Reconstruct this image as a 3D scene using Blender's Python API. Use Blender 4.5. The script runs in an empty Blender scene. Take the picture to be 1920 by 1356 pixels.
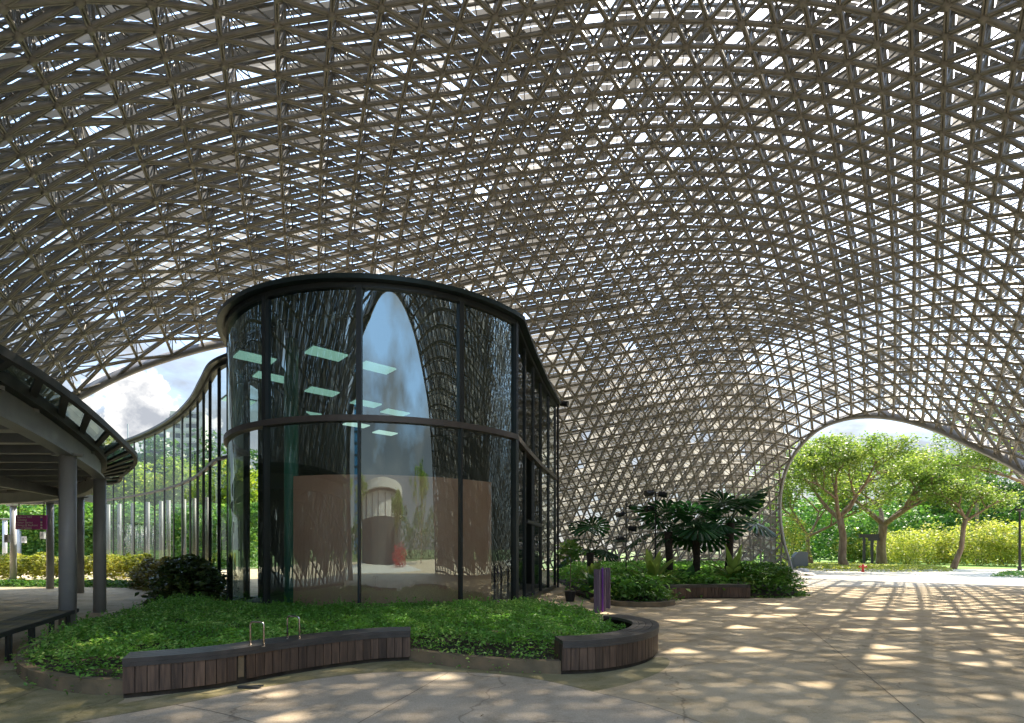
import bpy, math, random
import numpy as np
from mathutils import Vector
rng = np.random.default_rng(7); random.seed(7)
PI = math.pi; R = math.radians

# ---------------------------------------------------------------- camera, world, sun
SC = bpy.context.scene
CAMH = 1.65; FPX = 1000.0; HY = 1030.0
cam = bpy.data.cameras.new("camera"); camo = bpy.data.objects.new("camera", cam)
SC.collection.objects.link(camo); SC.camera = camo
camo.location = (0, 0, CAMH); camo.rotation_euler = (R(90), 0, 0)
cam.sensor_width = 36; cam.lens = 36*FPX/1920; cam.shift_y = (HY-678)/1920
cam.clip_start = 0.1; cam.clip_end = 3000
SUN_AZ, SUN_EL = 40, 50
SC.view_settings.view_transform = 'Standard'; SC.view_settings.look = 'None'
SC.view_settings.exposure = 2.12; SC.view_settings.gamma = 1
SC.render.engine = 'CYCLES'
SC.cycles.max_bounces = 10; SC.cycles.transparent_max_bounces = 24; SC.cycles.use_denoising = True
SC.cycles.diffuse_bounces = 5; SC.cycles.sample_clamp_indirect = 6

W = bpy.data.worlds.new("World"); SC.world = W; W.use_nodes = True
def build_world():
    nt = W.node_tree; N = nt.nodes; L = nt.links; N.clear()
    out = N.new('ShaderNodeOutputWorld'); bg = N.new('ShaderNodeBackground'); L.new(bg.outputs[0], out.inputs[0])
    sky = N.new('ShaderNodeTexSky'); sky.sky_type = 'NISHITA'; sky.sun_disc = False
    sky.sun_elevation = R(SUN_EL); sky.sun_rotation = R(SUN_AZ); sky.air_density = 1.0; sky.dust_density = 0.6
    tc = N.new('ShaderNodeTexCoord'); sep = N.new('ShaderNodeSeparateXYZ'); L.new(tc.outputs['Generated'], sep.inputs[0])
    def math_(op, a, b=None, c=None):
        m = N.new('ShaderNodeMath'); m.operation = op
        for i, v in enumerate((a, b, c)):
            if v is None: continue
            if isinstance(v, (int, float)): m.inputs[i].default_value = v
            else: L.new(v, m.inputs[i])
        return m.outputs[0]
    def ramp(fac, stops, interp='LINEAR'):
        r = N.new('ShaderNodeValToRGB'); r.color_ramp.interpolation = interp
        e = r.color_ramp.elements
        while len(e) < len(stops): e.new(0.5)
        for el, (p, c) in zip(e, stops): el.position = p; el.color = (*c, 1) if len(c) == 3 else c
        L.new(fac, r.inputs[0]); return r.outputs[0]
    def mix(f, a, b):
        m = N.new('ShaderNodeMix'); m.data_type = 'RGBA'
        for s, v in ((m.inputs[0], f), (m.inputs[6], a), (m.inputs[7], b)):
            if isinstance(v, tuple): s.default_value = (*v, 1)
            elif isinstance(v, (int, float)): s.default_value = v
            else: L.new(v, s)
        return m.outputs[2]
    z = sep.outputs[2]
    # high thin veil: strong near the horizon, blue opens up towards the zenith
    n1 = N.new('ShaderNodeTexNoise'); n1.inputs['Scale'].default_value = 3.2; n1.inputs['Detail'].default_value = 7; n1.inputs['Roughness'].default_value = 0.55
    mp = N.new('ShaderNodeMapping'); mp.inputs['Scale'].default_value = (1, 1, 2.4); mp.inputs['Location'].default_value = (1.3, 0.4, 0)
    L.new(tc.outputs['Generated'], mp.inputs[0]); L.new(mp.outputs[0], n1.inputs[0])
    veil = math_('ADD', math_('MULTIPLY', n1.outputs['Fac'], 1.1), math_('MULTIPLY', z, -1.2))
    veilf = ramp(veil, [(0.0, (0, 0, 0)), (0.3, (0.92, 0.92, 0.92))])
    n3 = N.new('ShaderNodeTexNoise'); n3.inputs['Scale'].default_value = 5.0; n3.inputs['Detail'].default_value = 5
    L.new(mp.outputs[0], n3.inputs[0])
    veilcol = ramp(n3.outputs['Fac'], [(0.3, (.74, .78, .85)), (0.52, (.96, .98, 1.0)), (0.7, (1.36, 1.33, 1.29))])
    col = mix(veilf, sky.outputs[0], veilcol)
    # cloud veil is brighter overhead than near the horizon, as under any bright broken sky
    zr = ramp(z, [(0.0, (.74, .76, .80)), (0.28, (.80, .79, .78)), (0.6, (1.7, 1.58, 1.38))])
    vm = N.new('ShaderNodeMix'); vm.data_type = 'RGBA'; vm.blend_type = 'MULTIPLY'; vm.inputs[0].default_value = 1; L.new(col, vm.inputs[6]); L.new(zr, vm.inputs[7]); col = vm.outputs[2]
    # one heaped cloud standing low, beyond the left arch
    def heap(px, py, rx, ry, seed):
        d = Vector(((px-960)/FPX, 1, (HY-py)/FPX)).normalized()
        sub = N.new('ShaderNodeVectorMath'); sub.operation = 'SUBTRACT'; sub.inputs[1].default_value = d
        L.new(tc.outputs['Generated'], sub.inputs[0])
        sc = N.new('ShaderNodeVectorMath'); sc.operation = 'MULTIPLY'; sc.inputs[1].default_value = (1/rx, 1/rx, 1/ry)
        L.new(sub.outputs[0], sc.inputs[0])
        ln = N.new('ShaderNodeVectorMath'); ln.operation = 'LENGTH'; L.new(sc.outputs[0], ln.inputs[0])
        nn = N.new('ShaderNodeTexNoise'); nn.inputs['Scale'].default_value = 17; nn.inputs['Detail'].default_value = 8; nn.inputs['Roughness'].default_value = 0.6
        mm = N.new('ShaderNodeMapping'); mm.inputs['Location'].default_value = (seed, seed*2, 0); L.new(tc.outputs['Generated'], mm.inputs[0]); L.new(mm.outputs[0], nn.inputs[0])
        v = math_('SUBTRACT', math_('MULTIPLY', nn.outputs['Fac'], 2.6), math_('ADD', ln.outputs['Value'], 0.45))
        m = ramp(v, [(0.0, (0, 0, 0)), (0.1, (1, 1, 1))])
        c = ramp(v, [(0.0, (1.9, 1.9, 1.9)), (0.22, (2.1, 2.0, 1.9)), (0.42, (1.4, 1.42, 1.45)), (0.7, (.85, .9, 1.0))])
        return m, c
    m, c = heap(268, 790, 0.085, 0.085, 3.1)
    col = mix(m, col, c)
    L.new(col, bg.inputs[0]); bg.inputs[1].default_value = 0.15
build_world()
sun = bpy.data.lights.new("sun", 'SUN'); sun.energy = 2.7; sun.angle = R(0.5); sun.color = (1.0, 0.90, 0.74)
suno = bpy.data.objects.new("sun", sun); SC.collection.objects.link(suno)
sdir = Vector((math.sin(R(SUN_AZ))*math.cos(R(SUN_EL)), math.cos(R(SUN_AZ))*math.cos(R(SUN_EL)), math.sin(R(SUN_EL))))
suno.rotation_euler = sdir.to_track_quat('Z', 'Y').to_euler(); suno.location = sdir*80

# ---------------------------------------------------------------- helpers
COL = SC.collection
def link(o, parent=None):
    COL.objects.link(o)
    if parent is not None: o.parent = parent
    return o
def tag(o, label=None, cat=None, group=None, kind=None):
    if label: o['label'] = label
    if cat: o['category'] = cat
    if group: o['group'] = group
    if kind: o['kind'] = kind
    return o
def empty(name, loc=(0, 0, 0), label=None, cat=None, group=None):
    o = bpy.data.objects.new(name, None); o.location = loc; o.empty_display_size = .3
    link(o); return tag(o, label, cat, group)
def place(o, parent):
    """link o under parent; its mesh is in world coordinates, so cancel the parent's transform"""
    if parent is not None:
        o.parent = parent
        o.matrix_parent_inverse = parent.matrix_basis.inverted()
def mesh_np(name, V, F, mat, parent=None, smooth=False, uv=None):
    V = np.asarray(V, np.float32).reshape(-1, 3); F = np.asarray(F, np.int32)
    me = bpy.data.meshes.new(name); k = F.shape[1]
    me.vertices.add(len(V)); me.vertices.foreach_set('co', V.ravel())
    me.loops.add(F.size); me.loops.foreach_set('vertex_index', F.ravel())
    me.polygons.add(len(F)); me.polygons.foreach_set('loop_start', np.arange(0, F.size, k, dtype=np.int32))
    me.polygons.foreach_set('loop_total', np.full(len(F), k, np.int32))
    if smooth: me.polygons.foreach_set('use_smooth', np.ones(len(F), bool))
    me.update(calc_edges=True); me.materials.append(mat)
    o = bpy.data.objects.new(name, me); COL.objects.link(o); place(o, parent); return o
class MB:
    def __init__(s): s.v = []; s.f = []
    def add(s, V, F):
        n = len(s.v); s.v += [tuple(p) for p in V]; s.f += [tuple(i+n for i in f) for f in F]; return s
    def build(s, name, mat, parent=None, smooth=False):
        me = bpy.data.meshes.new(name); me.from_pydata(s.v, [], s.f); me.update()
        if smooth: me.polygons.foreach_set('use_smooth', [True]*len(me.polygons))
        me.materials.append(mat); o = bpy.data.objects.new(name, me); COL.objects.link(o); place(o, parent); return o
    def box(s, c, d, rz=0):
        cx, cy, cz = c; dx, dy, dz = d[0]/2, d[1]/2, d[2]/2; ca, sa = math.cos(rz), math.sin(rz)
        V = [(cx+x*ca-y*sa, cy+x*sa+y*ca, cz+z) for z in (-dz, dz) for x, y in ((-dx, -dy), (dx, -dy), (dx, dy), (-dx, dy))]
        return s.add(V, [(3, 2, 1, 0), (4, 5, 6, 7), (0, 1, 5, 4), (1, 2, 6, 5), (2, 3, 7, 6), (3, 0, 4, 7)])
    def bar(s, a, b, w, h, up=(0, 0, 1)):
        a = Vector(a); b = Vector(b); d = (b-a).normalized(); up = Vector(up)
        if abs(d.dot(up)) > .98: up = Vector((1, 0, 0))
        x = d.cross(up).normalized()*w/2; y = x.cross(d).normalized()*h/2
        V = [p+sx*x+sy*y for p in (a, b) for sx, sy in ((-1, -1), (1, -1), (1, 1), (-1, 1))]
        return s.add(V, [(3, 2, 1, 0), (4, 5, 6, 7), (0, 1, 5, 4), (1, 2, 6, 5), (2, 3, 7, 6), (3, 0, 4, 7)])
    def tube(s, pts, rad, n=8, caps=True):
        pts = [Vector(p) for p in pts]; rad = rad if hasattr(rad, '__len__') else [rad]*len(pts)
        V = []; ref = Vector((0.13, 0.21, 1)) 
        t0 = (pts[-1]-pts[0]).normalized()
        if abs(t0.dot(ref.normalized())) > .9: ref = Vector((1, .1, 0))
        for i, p in enumerate(pts):
            t = (pts[min(i+1, len(pts)-1)]-pts[max(i-1, 0)]).normalized()
            x = t.cross(ref).normalized(); y = t.cross(x).normalized(); ref = ref
            for k in range(n):
                a = 2*PI*k/n; V.append(p+(x*math.cos(a)+y*math.sin(a))*rad[i])
        F = [(i*n+k, i*n+(k+1) % n, (i+1)*n+(k+1) % n, (i+1)*n+k) for i in range(len(pts)-1) for k in range(n)]
        if caps: F += [tuple(range(n-1, -1, -1)), tuple(range((len(pts)-1)*n, len(pts)*n))]
        return s.add(V, F)
    def prism(s, poly, z0, z1):
        n = len(poly); V = [(x, y, z0) for x, y in poly]+[(x, y, z1) for x, y in poly]
        return s.add(V, [tuple(range(n-1, -1, -1)), tuple(range(n, 2*n))]+[(i, (i+1) % n, n+(i+1) % n, n+i) for i in range(n)])
    def wall(s, path, z0, z1, th):
        """thick wall following an open plan path"""
        P = [Vector((p[0], p[1])) for p in path]; L_ = []; R_ = []
        for i, p in enumerate(P):
            t = (P[min(i+1, len(P)-1)]-P[max(i-1, 0)]).normalized(); n = Vector((-t.y, t.x))
            L_.append(p+n*th/2); R_.append(p-n*th/2)
        V = []
        for a, b in zip(L_, R_): V += [(a.x, a.y, z0), (b.x, b.y, z0), (b.x, b.y, z1), (a.x, a.y, z1)]
        F = [(0, 1, 2, 3), tuple(4*(len(P)-1)+k for k in (3, 2, 1, 0))]
        for i in range(len(P)-1):
            a = 4*i; b = a+4
            F += [(a, b, b+1, a+1), (a+1, b+1, b+2, a+2), (a+2, b+2, b+3, a+3), (a+3, b+3, b, a)]
        return s.add(V, F)
def smooth_path(ctrl, n=12):
    """Catmull-Rom through control points (any dimension)"""
    P = [np.array(c, float) for c in ctrl]; P = [2*P[0]-P[1]]+P+[2*P[-1]-P[-2]]; out = []
    for i in range(1, len(P)-2):
        a, b, c, d = P[i-1:i+3]
        for k in range(n):
            t = k/n; out.append(.5*((2*b)+(c-a)*t+(2*a-5*b+4*c-d)*t*t+(3*b-a-3*c+d)*t**3))
    out.append(P[-2]); return out
def px(x, y, D):            # point seen at a pixel of the photo, D metres ahead
    return Vector(((x-960)/FPX*D, D, CAMH+(HY-y)/FPX*D))
def gp(x, y, z=0.0):        # point at height z seen at that pixel
    return px(x, y, (CAMH-z)*FPX/(y-HY))

# ---------------------------------------------------------------- materials
def mat(name, col, rough=.7, metal=0, col2=None, scale=8, bump=0, spec=None, detail=5, stretch=(1, 1, 1), island=None, bscale=None, ramp=(.35, .65)):
    m = bpy.data.materials.new(name); m.use_nodes = True; nt = m.node_tree; N = nt.nodes; L = nt.links
    b = N['Principled BSDF']; b.inputs['Base Color'].default_value = (*col, 1); b.inputs['Roughness'].default_value = rough; b.inputs['Metallic'].default_value = metal
    if spec is not None: b.inputs['Specular IOR Level'].default_value = spec
    if col2 or bump:
        tc = N.new('ShaderNodeTexCoord'); mp = N.new('ShaderNodeMapping'); mp.inputs['Scale'].default_value = stretch
        L.new(tc.outputs['Object'], mp.inputs[0])
        n = N.new('ShaderNodeTexNoise'); n.inputs['Scale'].default_value = scale; n.inputs['Detail'].default_value = detail; L.new(mp.outputs[0], n.inputs[0])
        src = n.outputs['Fac']
        if col2:
            r = N.new('ShaderNodeValToRGB'); r.color_ramp.elements[0].position = ramp[0]; r.color_ramp.elements[1].position = ramp[1]
            r.color_ramp.elements[0].color = (*col, 1); r.color_ramp.elements[1].color = (*col2, 1); L.new(src, r.inputs[0])
            c = r.outputs[0]
            if island:
                g = N.new('ShaderNodeNewGeometry'); hs = N.new('ShaderNodeHueSaturation')
                mr = N.new('ShaderNodeMapRange'); mr.inputs[3].default_value = 1-island; mr.inputs[4].default_value = 1+island
                L.new(g.outputs['Random Per Island'], mr.inputs[0]); L.new(mr.outputs[0], hs.inputs['Value']); L.new(c, hs.inputs['Color']); c = hs.outputs[0]
            L.new(c, b.inputs['Base Color'])
        if bump:
            n2 = n
            if bscale:
                n2 = N.new('ShaderNodeTexNoise'); n2.inputs['Scale'].default_value = bscale; n2.inputs['Detail'].default_value = 6; L.new(mp.outputs[0], n2.inputs[0])
            bp = N.new('ShaderNodeBump'); bp.inputs['Strength'].default_value = bump; bp.inputs['Distance'].default_value = .02
            L.new(n2.outputs['Fac'], bp.inputs['Height']); L.new(bp.outputs[0], b.inputs['Normal'])
    return m
def leaf_mat(name, c1, c2, c3=None, trans=.45, rough=.45, spread=1.0):
    m = bpy.data.materials.new(name); m.use_nodes = True; nt = m.node_tree; N = nt.nodes; L = nt.links; N.clear()
    out = N.new('ShaderNodeOutputMaterial'); g = N.new('ShaderNodeNewGeometry'); r = N.new('ShaderNodeValToRGB')
    e = r.color_ramp.elements; e[0].color = (*c1, 1); e[1].color = (*c2, 1)
    if c3: e[1].position = .72; x = e.new(1.0); x.color = (*c3, 1)
    tc = N.new('ShaderNodeTexCoord'); n = N.new('ShaderNodeTexNoise'); n.inputs['Scale'].default_value = .9*spread; n.inputs['Detail'].default_value = 3
    L.new(tc.outputs['Object'], n.inputs[0])
    a = N.new('ShaderNodeMath'); a.operation = 'MULTIPLY_ADD'; a.inputs[1].default_value = .75; L.new(g.outputs['Random Per Island'], a.inputs[0])
    s = N.new('ShaderNodeMath'); s.operation = 'MULTIPLY_ADD'; s.inputs[1].default_value = 1.6; s.inputs[2].default_value = -.68; L.new(n.outputs['Fac'], s.inputs[0])
    L.new(s.outputs[0], a.inputs[2]); L.new(a.outputs[0], r.inputs[0])
    p = N.new('ShaderNodeBsdfPrincipled'); p.inputs['Roughness'].default_value = rough; p.inputs['Specular IOR Level'].default_value = .35; L.new(r.outputs[0], p.inputs['Base Color'])
    t = N.new('ShaderNodeBsdfTranslucent'); hs = N.new('ShaderNodeHueSaturation'); hs.inputs['Saturation'].default_value = 1.1; hs.inputs['Value'].default_value = 1.5
    L.new(r.outputs[0], hs.inputs['Color']); L.new(hs.outputs[0], t.inputs[0])
    mx = N.new('ShaderNodeMixShader'); mx.inputs[0].default_value = trans; L.new(p.outputs[0], mx.inputs[1]); L.new(t.outputs[0], mx.inputs[2]); L.new(mx.outputs[0], out.inputs[0])
    return m
def glass_mat(name, tint, refl=.3, wav=0.0, facing=.6, gc=(.64, .76, .74)):
    """solar-control glass: part mirror, part tinted see-through"""
    m = bpy.data.materials.new(name); m.use_nodes = True; nt = m.node_tree; N = nt.nodes; L = nt.links; N.clear()
    out = N.new('ShaderNodeOutputMaterial'); gl = N.new('ShaderNodeBsdfGlossy'); gl.inputs['Roughness'].default_value = .0; gl.inputs['Color'].default_value = (*gc, 1)
    tr = N.new('ShaderNodeBsdfTransparent'); tr.inputs[0].default_value = (*tint, 1)
    lw = N.new('ShaderNodeLayerWeight'); lw.inputs[0].default_value = .25
    mr = N.new('ShaderNodeMapRange'); mr.inputs[3].default_value = refl; mr.inputs[4].default_value = refl+facing; L.new(lw.outputs['Fresnel'], mr.inputs[0])
    mx = N.new('ShaderNodeMixShader'); L.new(mr.outputs[0], mx.inputs[0]); L.new(tr.outputs[0], mx.inputs[1]); L.new(gl.outputs[0], mx.inputs[2]); L.new(mx.outputs[0], out.inputs[0])
    if wav:
        tc = N.new('ShaderNodeTexCoord'); mp = N.new('ShaderNodeMapping'); mp.inputs['Scale'].default_value = (1, 1, .35); L.new(tc.outputs['Object'], mp.inputs[0])
        n = N.new('ShaderNodeTexNoise'); n.inputs['Scale'].default_value = 1.6; n.inputs['Detail'].default_value = 1.5; L.new(mp.outputs[0], n.inputs[0])
        bp = N.new('ShaderNodeBump'); bp.inputs['Strength'].default_value = wav; bp.inputs['Distance'].default_value = .1; L.new(n.outputs['Fac'], bp.inputs['Height']); L.new(bp.outputs[0], gl.inputs['Normal'])
    return m
def emit_mat(name, col, s):
    m = bpy.data.materials.new(name); m.use_nodes = True; b = m.node_tree.nodes['Principled BSDF']
    b.inputs['Base Color'].default_value = (*col, 1); b.inputs['Emission Color'].default_value = (*col, 1); b.inputs['Emission Strength'].default_value = s; return m
M = {}
M['steel'] = mat('bronze painted steel', (.235, .22, .19), .5, .0, (.31, .29, .255), 3, 0)
M['steel_dark'] = mat('dark steel', (.05, .052, .05), .55, .2)
M['web'] = mat('galvanised rod', (.26, .25, .225), .5, .2)
M['edge'] = mat('edge beam paint', (.30, .29, .29), .55, 0, (.36, .35, .34), 1.5)
M['frame'] = mat('window frame aluminium', (.035, .04, .04), .4, .4)
M['transom'] = mat('transom cover', (.10, .085, .075), .45, .3)
M['roofmetal'] = mat('roof coping', (.03, .045, .042), .32, .5)
M['glass'] = glass_mat('curved facade glass', (.5, .68, .62), .36, .008)
M['glass_low'] = glass_mat('lower facade glass', (.86, .90, .84), .20, .008)
M['glass_wing'] = glass_mat('wing glass', (.84, .9, .88), .10, .10, facing=.4, gc=(.8, .85, .85))
M['glass_canopy'] = glass_mat('canopy glass', (.5, .62, .58), .12, 0)
M['post'] = mat('grey painted post', (.30, .30, .30), .4, .05, (.36, .36, .35), 2)
M['column'] = mat('dark grey column paint', (.10, .105, .10), .5)  # one even dark grey for the columns behind the wing
M['post_light'] = mat('light grey painted post', (.42, .43, .44), .4, .1)
M['canopy'] = mat('canopy steel', (.22, .225, .215), .45, .05, (.27, .275, .26), 2)
M['wood_dark'] = mat('dark stained plank', (.068, .040, .026), .55, 0, (.14, .083, .052), 5, .25, stretch=(6, 6, .5), island=.35, bscale=30)
M['wood_top'] = mat('dark bench top', (.045, .04, .036), .42, 0, (.075, .066, .058), 4, .1)
M['soil'] = mat('soil', (.03, .022, .015), .95, 0, (.06, .045, .03), 6, .5)
M['kerb'] = mat('weathered kerb', (.26, .18, .10), .9, 0, (.12, .10, .06), 3, .5, ramp=(.35, .7), bscale=25)
M['leaf_cover'] = leaf_mat('ground cover leaf', (.10, .24, .04), (.20, .42, .075), (.50, .66, .20), trans=.4)
M['leaf_dark'] = leaf_mat('dark shrub leaf', (.03, .06, .02), (.09, .14, .035), (.28, .26, .08), trans=.2, rough=.3)
M['leaf_yellow'] = leaf_mat('croton leaf', (.16, .20, .03), (.42, .40, .08), (.62, .52, .16), trans=.4)
M['leaf_tree'] = leaf_mat('rain tree leaf', (.075, .135, .025), (.19, .26, .05), (.34, .38, .09), trans=.5, spread=.8)
M['leaf_far'] = leaf_mat('far tree leaf', (.03, .075, .02), (.08, .16, .035), (.13, .22, .05), trans=.3, spread=.3)
M['leaf_palm'] = leaf_mat('fan palm leaf', (.015, .055, .02), (.035, .11, .035), (.07, .17, .05), trans=.25, rough=.3)
M['leaf_fern'] = leaf_mat('nest fern leaf', (.14, .22, .05), (.30, .40, .10), (.45, .36, .16), trans=.4)
M['leaf_red'] = leaf_mat('red leaf', (.3, .015, .02), (.5, .03, .04), trans=.4)
M['bark'] = mat('bark', (.16, .10, .06), .9, 0, (.28, .20, .13), 6, .6, stretch=(1, 1, .25))
M['bark_dark'] = mat('dark bark', (.03, .025, .018), .9, 0, (.07, .05, .035), 10, .6)
M['stainless'] = mat('stainless steel', (.62, .56, .50), .22, 1)
M['purple'] = mat('purple sign paint', (.42, .05, .30), .5)
M['white'] = mat('white lettering', (.8, .78, .8), .6)
M['blue'] = mat('blue mark', (.05, .25, .6), .6)
M['box'] = mat('grey cabinet', (.12, .13, .13), .5)
M['red'] = mat('red paint', (.6, .03, .02), .35)
M['black'] = mat('black paint', (.012, .012, .013), .45)
M['stone'] = mat('pale stone', (.5, .46, .42), .9, 0, (.65, .62, .58), 5, .5)
M['concrete_wall'] = mat('render wall', (.5, .5, .48), .8, 0, (.6, .6, .57), .3)
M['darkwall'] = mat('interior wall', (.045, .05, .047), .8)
M['brown'] = mat('brown screen', (.50, .27, .19), .6, 0, (.58, .34, .25), .6)
M['teal'] = mat('interior column paint', (.07, .25, .19), .4)
M['light'] = emit_mat('lit panel', (.55, .85, .76), .20)
# ---------------------------------------------------------------- the shell as a surface
CX, CY, HH, NE = 2.0, 20.0, 18.6, 2.3
RT = [(-170, 31), (-152, 24), (-138, 21), (-122, 21), (-105, 23), (-88, 25.5), (-72, 26), (-55, 24.5), (-38, 22.5), (-20, 21.5), (-2, 21.5), (14, 22.5),
      (28, 26), (38, 30), (46, 32), (56, 30.5), (70, 26), (84, 23.5), (98, 21.5), (112, 20), (128, 20), (143, 22.5), (158, 28), (172, 32)]
_a = np.array([t[0] for t in RT], float); _r = np.array([t[1] for t in RT], float)
_aa = np.concatenate([_a-360, _a, _a+360]); _rr = np.concatenate([_r]*3)
_fine = np.arange(-360, 361, 1.0); _fr = np.interp(_fine, _aa, _rr)
_k = np.exp(-0.5*(np.arange(-24, 25)/6.0)**2); _k /= _k.sum(); _fr = np.convolve(np.pad(_fr, 24, mode='wrap'), _k, 'valid')
def Rg(az): return np.interp((az+180) % 360-180, _fine, _fr)
_phi = np.linspace(0, 1, 241); _ph = PI/2*(1-(1-_phi)**1.0)
_SR = np.sin(_ph)**(2/NE); _SZ = np.cos(_ph).clip(0)**(2/NE)
def shell(U, V):
    """flat lattice coordinates (metres of arc from the crown) -> points on the shell"""
    U = np.asarray(U, float); V = np.asarray(V, float); rho = np.hypot(U, V); az = np.degrees(np.arctan2(U, V)); Rr = Rg(az)
    rr = Rr[..., None]*_SR; zz = np.broadcast_to(HH*_SZ, rr.shape)
    s = np.concatenate([np.zeros(rr.shape[:-1]+(1,)), np.cumsum(np.hypot(np.diff(rr), np.diff(zz)), -1)], -1)
    L = s[..., -1]; q = np.minimum(rho, L)
    idx = (s < q[..., None]).sum(-1).clip(1, s.shape[-1]-1)
    s0 = np.take_along_axis(s, idx[..., None]-1, -1)[..., 0]; s1 = np.take_along_axis(s, idx[..., None], -1)[..., 0]
    t = (q-s0)/(s1-s0+1e-9)
    def g(a): return np.take_along_axis(a, idx[..., None]-1, -1)[..., 0]*(1-t)+np.take_along_axis(a, idx[..., None], -1)[..., 0]*t
    r = g(rr); z = g(np.ascontiguousarray(zz)); a = np.radians(az)
    z = z-np.maximum(rho-L, 0)
    return np.stack([CX+r*np.sin(a), CY+r*np.cos(a), z], -1), L
def shellP(U, V): return shell(U, V)[0]
def shellN(U, V, e=.05):
    a = shellP(U+e, V)-shellP(U-e, V); b = shellP(U, V+e)-shellP(U, V-e); n = np.cross(a, b)
    n /= np.linalg.norm(n, axis=-1, keepdims=True)+1e-9
    return n*np.sign(n[..., 2:3]*1+1e-3+0*n[..., 2:3])
def flat_of(P):
    """inverse: a point near the shell -> lattice coordinates"""
    x, y, z = P[0]-CX, P[1]-CY, P[2]; az = math.degrees(math.atan2(x, y)); Rr = float(Rg(np.array(az)))
    rr = Rr*_SR; zz = HH*_SZ; s = np.concatenate([[0], np.cumsum(np.hypot(np.diff(rr), np.diff(zz)))])
    i = int(np.argmin(np.hypot(rr-math.hypot(x, y), zz-z))); q = s[i]
    return (q*math.sin(math.radians(az)), q*math.cos(math.radians(az)))
def f_imp(P):
    r = math.hypot(P[0]-CX, P[1]-CY); az = math.degrees(math.atan2(P[0]-CX, P[1]-CY)); return (r/float(Rg(np.array(az))))**NE+(max(P[2], 0)/HH)**NE-1
def hit_px(x, y):
    lo, hi = None, None; prev = 3.0
    for D in np.arange(3, 90, .25):
        p = px(x, y, D)
        if f_imp(p) > 0 and f_imp(px(x, y, prev)) <= 0: lo, hi = prev, D; break
        prev = D
    if lo is None: return None
    for _ in range(25):
        m_ = (lo+hi)/2
        if f_imp(px(x, y, m_)) > 0: hi = m_
        else: lo = m_
    return px(x, y, lo)
def by_az(az, z):
    Rr = float(Rg(np.array(float(az)))); r = Rr*(1-(z/HH)**NE)**(1/NE); return Vector((CX+r*math.sin(R(az)), CY+r*math.cos(R(az)), z))
A1 = [(-170, 1070), (-160, 1000), (-120, 920), (-50, 850), (50, 792), (145, 745), (200, 716), (260, 690), (330, 667), (405, 648), (480, 640), (560, 650), (640, 685), (720, 750), (790, 850), (830, 960), (840, 1066)]
A2 = [(1484, 1064), (1470, 1015), (1463, 965), (1465, 920), (1477, 875), (1502, 835), (1538, 803), (1585, 785), (1640, 780), (1700, 788), (1765, 808), (1830, 838), (1880, 862), (1925, 888), (1990, 935), (2040, 990), (2070, 1062)]
def trace(pts):
    out = []
    for c in smooth_path(pts, 8):
        h = hit_px(c[0], c[1])
        if h is not None: out.append(h)
    return out
E1 = trace(A1); E2 = trace(A2)
A3 = [(203, 0), (204, 4), (204, 8), (200, 10.8), (195, 13), (188, 14.3), (179, 14.4), (170, 13.4), (162, 11), (158, 8), (156, 4), (155, 0)]
E3 = [by_az(*c) if c[1] >= 0 else by_az(c[0], 0) for c in smooth_path(A3, 8)]
for E in (E1, E2, E3):          # run both legs straight down to the floor
    for k in (0, -1):
        p = E[k]; p = Vector((p.x, p.y, -.3)); (E.insert(0, p) if k == 0 else E.append(p))
def flat_poly(E):
    P = [flat_of(p) for p in E]
    def ext(p): n_ = math.hypot(*p); return (p[0]*(n_+14)/n_, p[1]*(n_+14)/n_)
    return np.array([ext(P[0])]+P+[ext(P[-1])])
POLYS = [flat_poly(E) for E in (E1, E2, E3)]
def in_poly(U, V, P):
    c = np.zeros(np.shape(U), bool); j = len(P)-1
    for i in range(len(P)):
        xi, yi = P[i]; xj, yj = P[j]
        m_ = ((yi > V) != (yj > V)) & (U < (xj-xi)*(V-yi)/(yj-yi+1e-12)+xi); c ^= m_; j = i
    return c
def solid(U, V, margin=0.0):
    rho = np.hypot(U, V); _, L = shell(U, V); ok = rho < L+margin
    for P in POLYS: ok &= ~in_poly(U, V, P)
    return ok
CELL = 1.02; H3 = CELL*math.sqrt(3)/2; LAT = R(-22)
d1 = np.array([math.sin(LAT), math.cos(LAT)])*CELL; d2 = np.array([math.sin(LAT+PI/3), math.cos(LAT+PI/3)])*CELL
NN = 52
I, J = np.meshgrid(np.arange(-NN, NN+1), np.arange(-NN, NN+1), indexing='ij')
def nodes(off=(0, 0)):
    U = I*d1[0]+J*d2[0]+off[0]; V = I*d1[1]+J*d2[1]+off[1]
    # the net widens towards its left flank: bays grow from one to about one and three quarters
    ex, ey = math.sin(R(-112)), math.cos(R(-112)); s = U*ex+V*ey; w = s-3.0; g = np.where(w > 0, np.where(w < 5, .085*w*w, .85*w-2.125), 0)
    return U+ex*g, V+ey*g
U0, V0 = nodes(); cen = (d1+d2)/3; U1, V1 = nodes(cen)
def seg_clip(ua, va, ub, vb):
    """keep the solid side of each lattice segment"""
    sa = solid(ua, va); sb = solid(ub, vb); keep = sa | sb
    ua, va, ub, vb, sa, sb = [x[keep] for x in (ua, va, ub, vb, sa, sb)]
    sw = ~sa; ua2 = np.where(sw, ub, ua); va2 = np.where(sw, vb, va); ub2 = np.where(sw, ua, ub); vb2 = np.where(sw, va, vb)
    part = ~(sa & sb); lo = np.zeros(len(ua)); hi = np.ones(len(ua))
    for _ in range(9):
        m_ = (lo+hi)/2; s = solid(ua2+(ub2-ua2)*m_, va2+(vb2-va2)*m_); lo = np.where(s, m_, lo); hi = np.where(s, hi, m_)
    t = np.where(part, lo, 1.0)
    return ua2, va2, ua2+(ub2-ua2)*t, va2+(vb2-va2)*t
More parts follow.
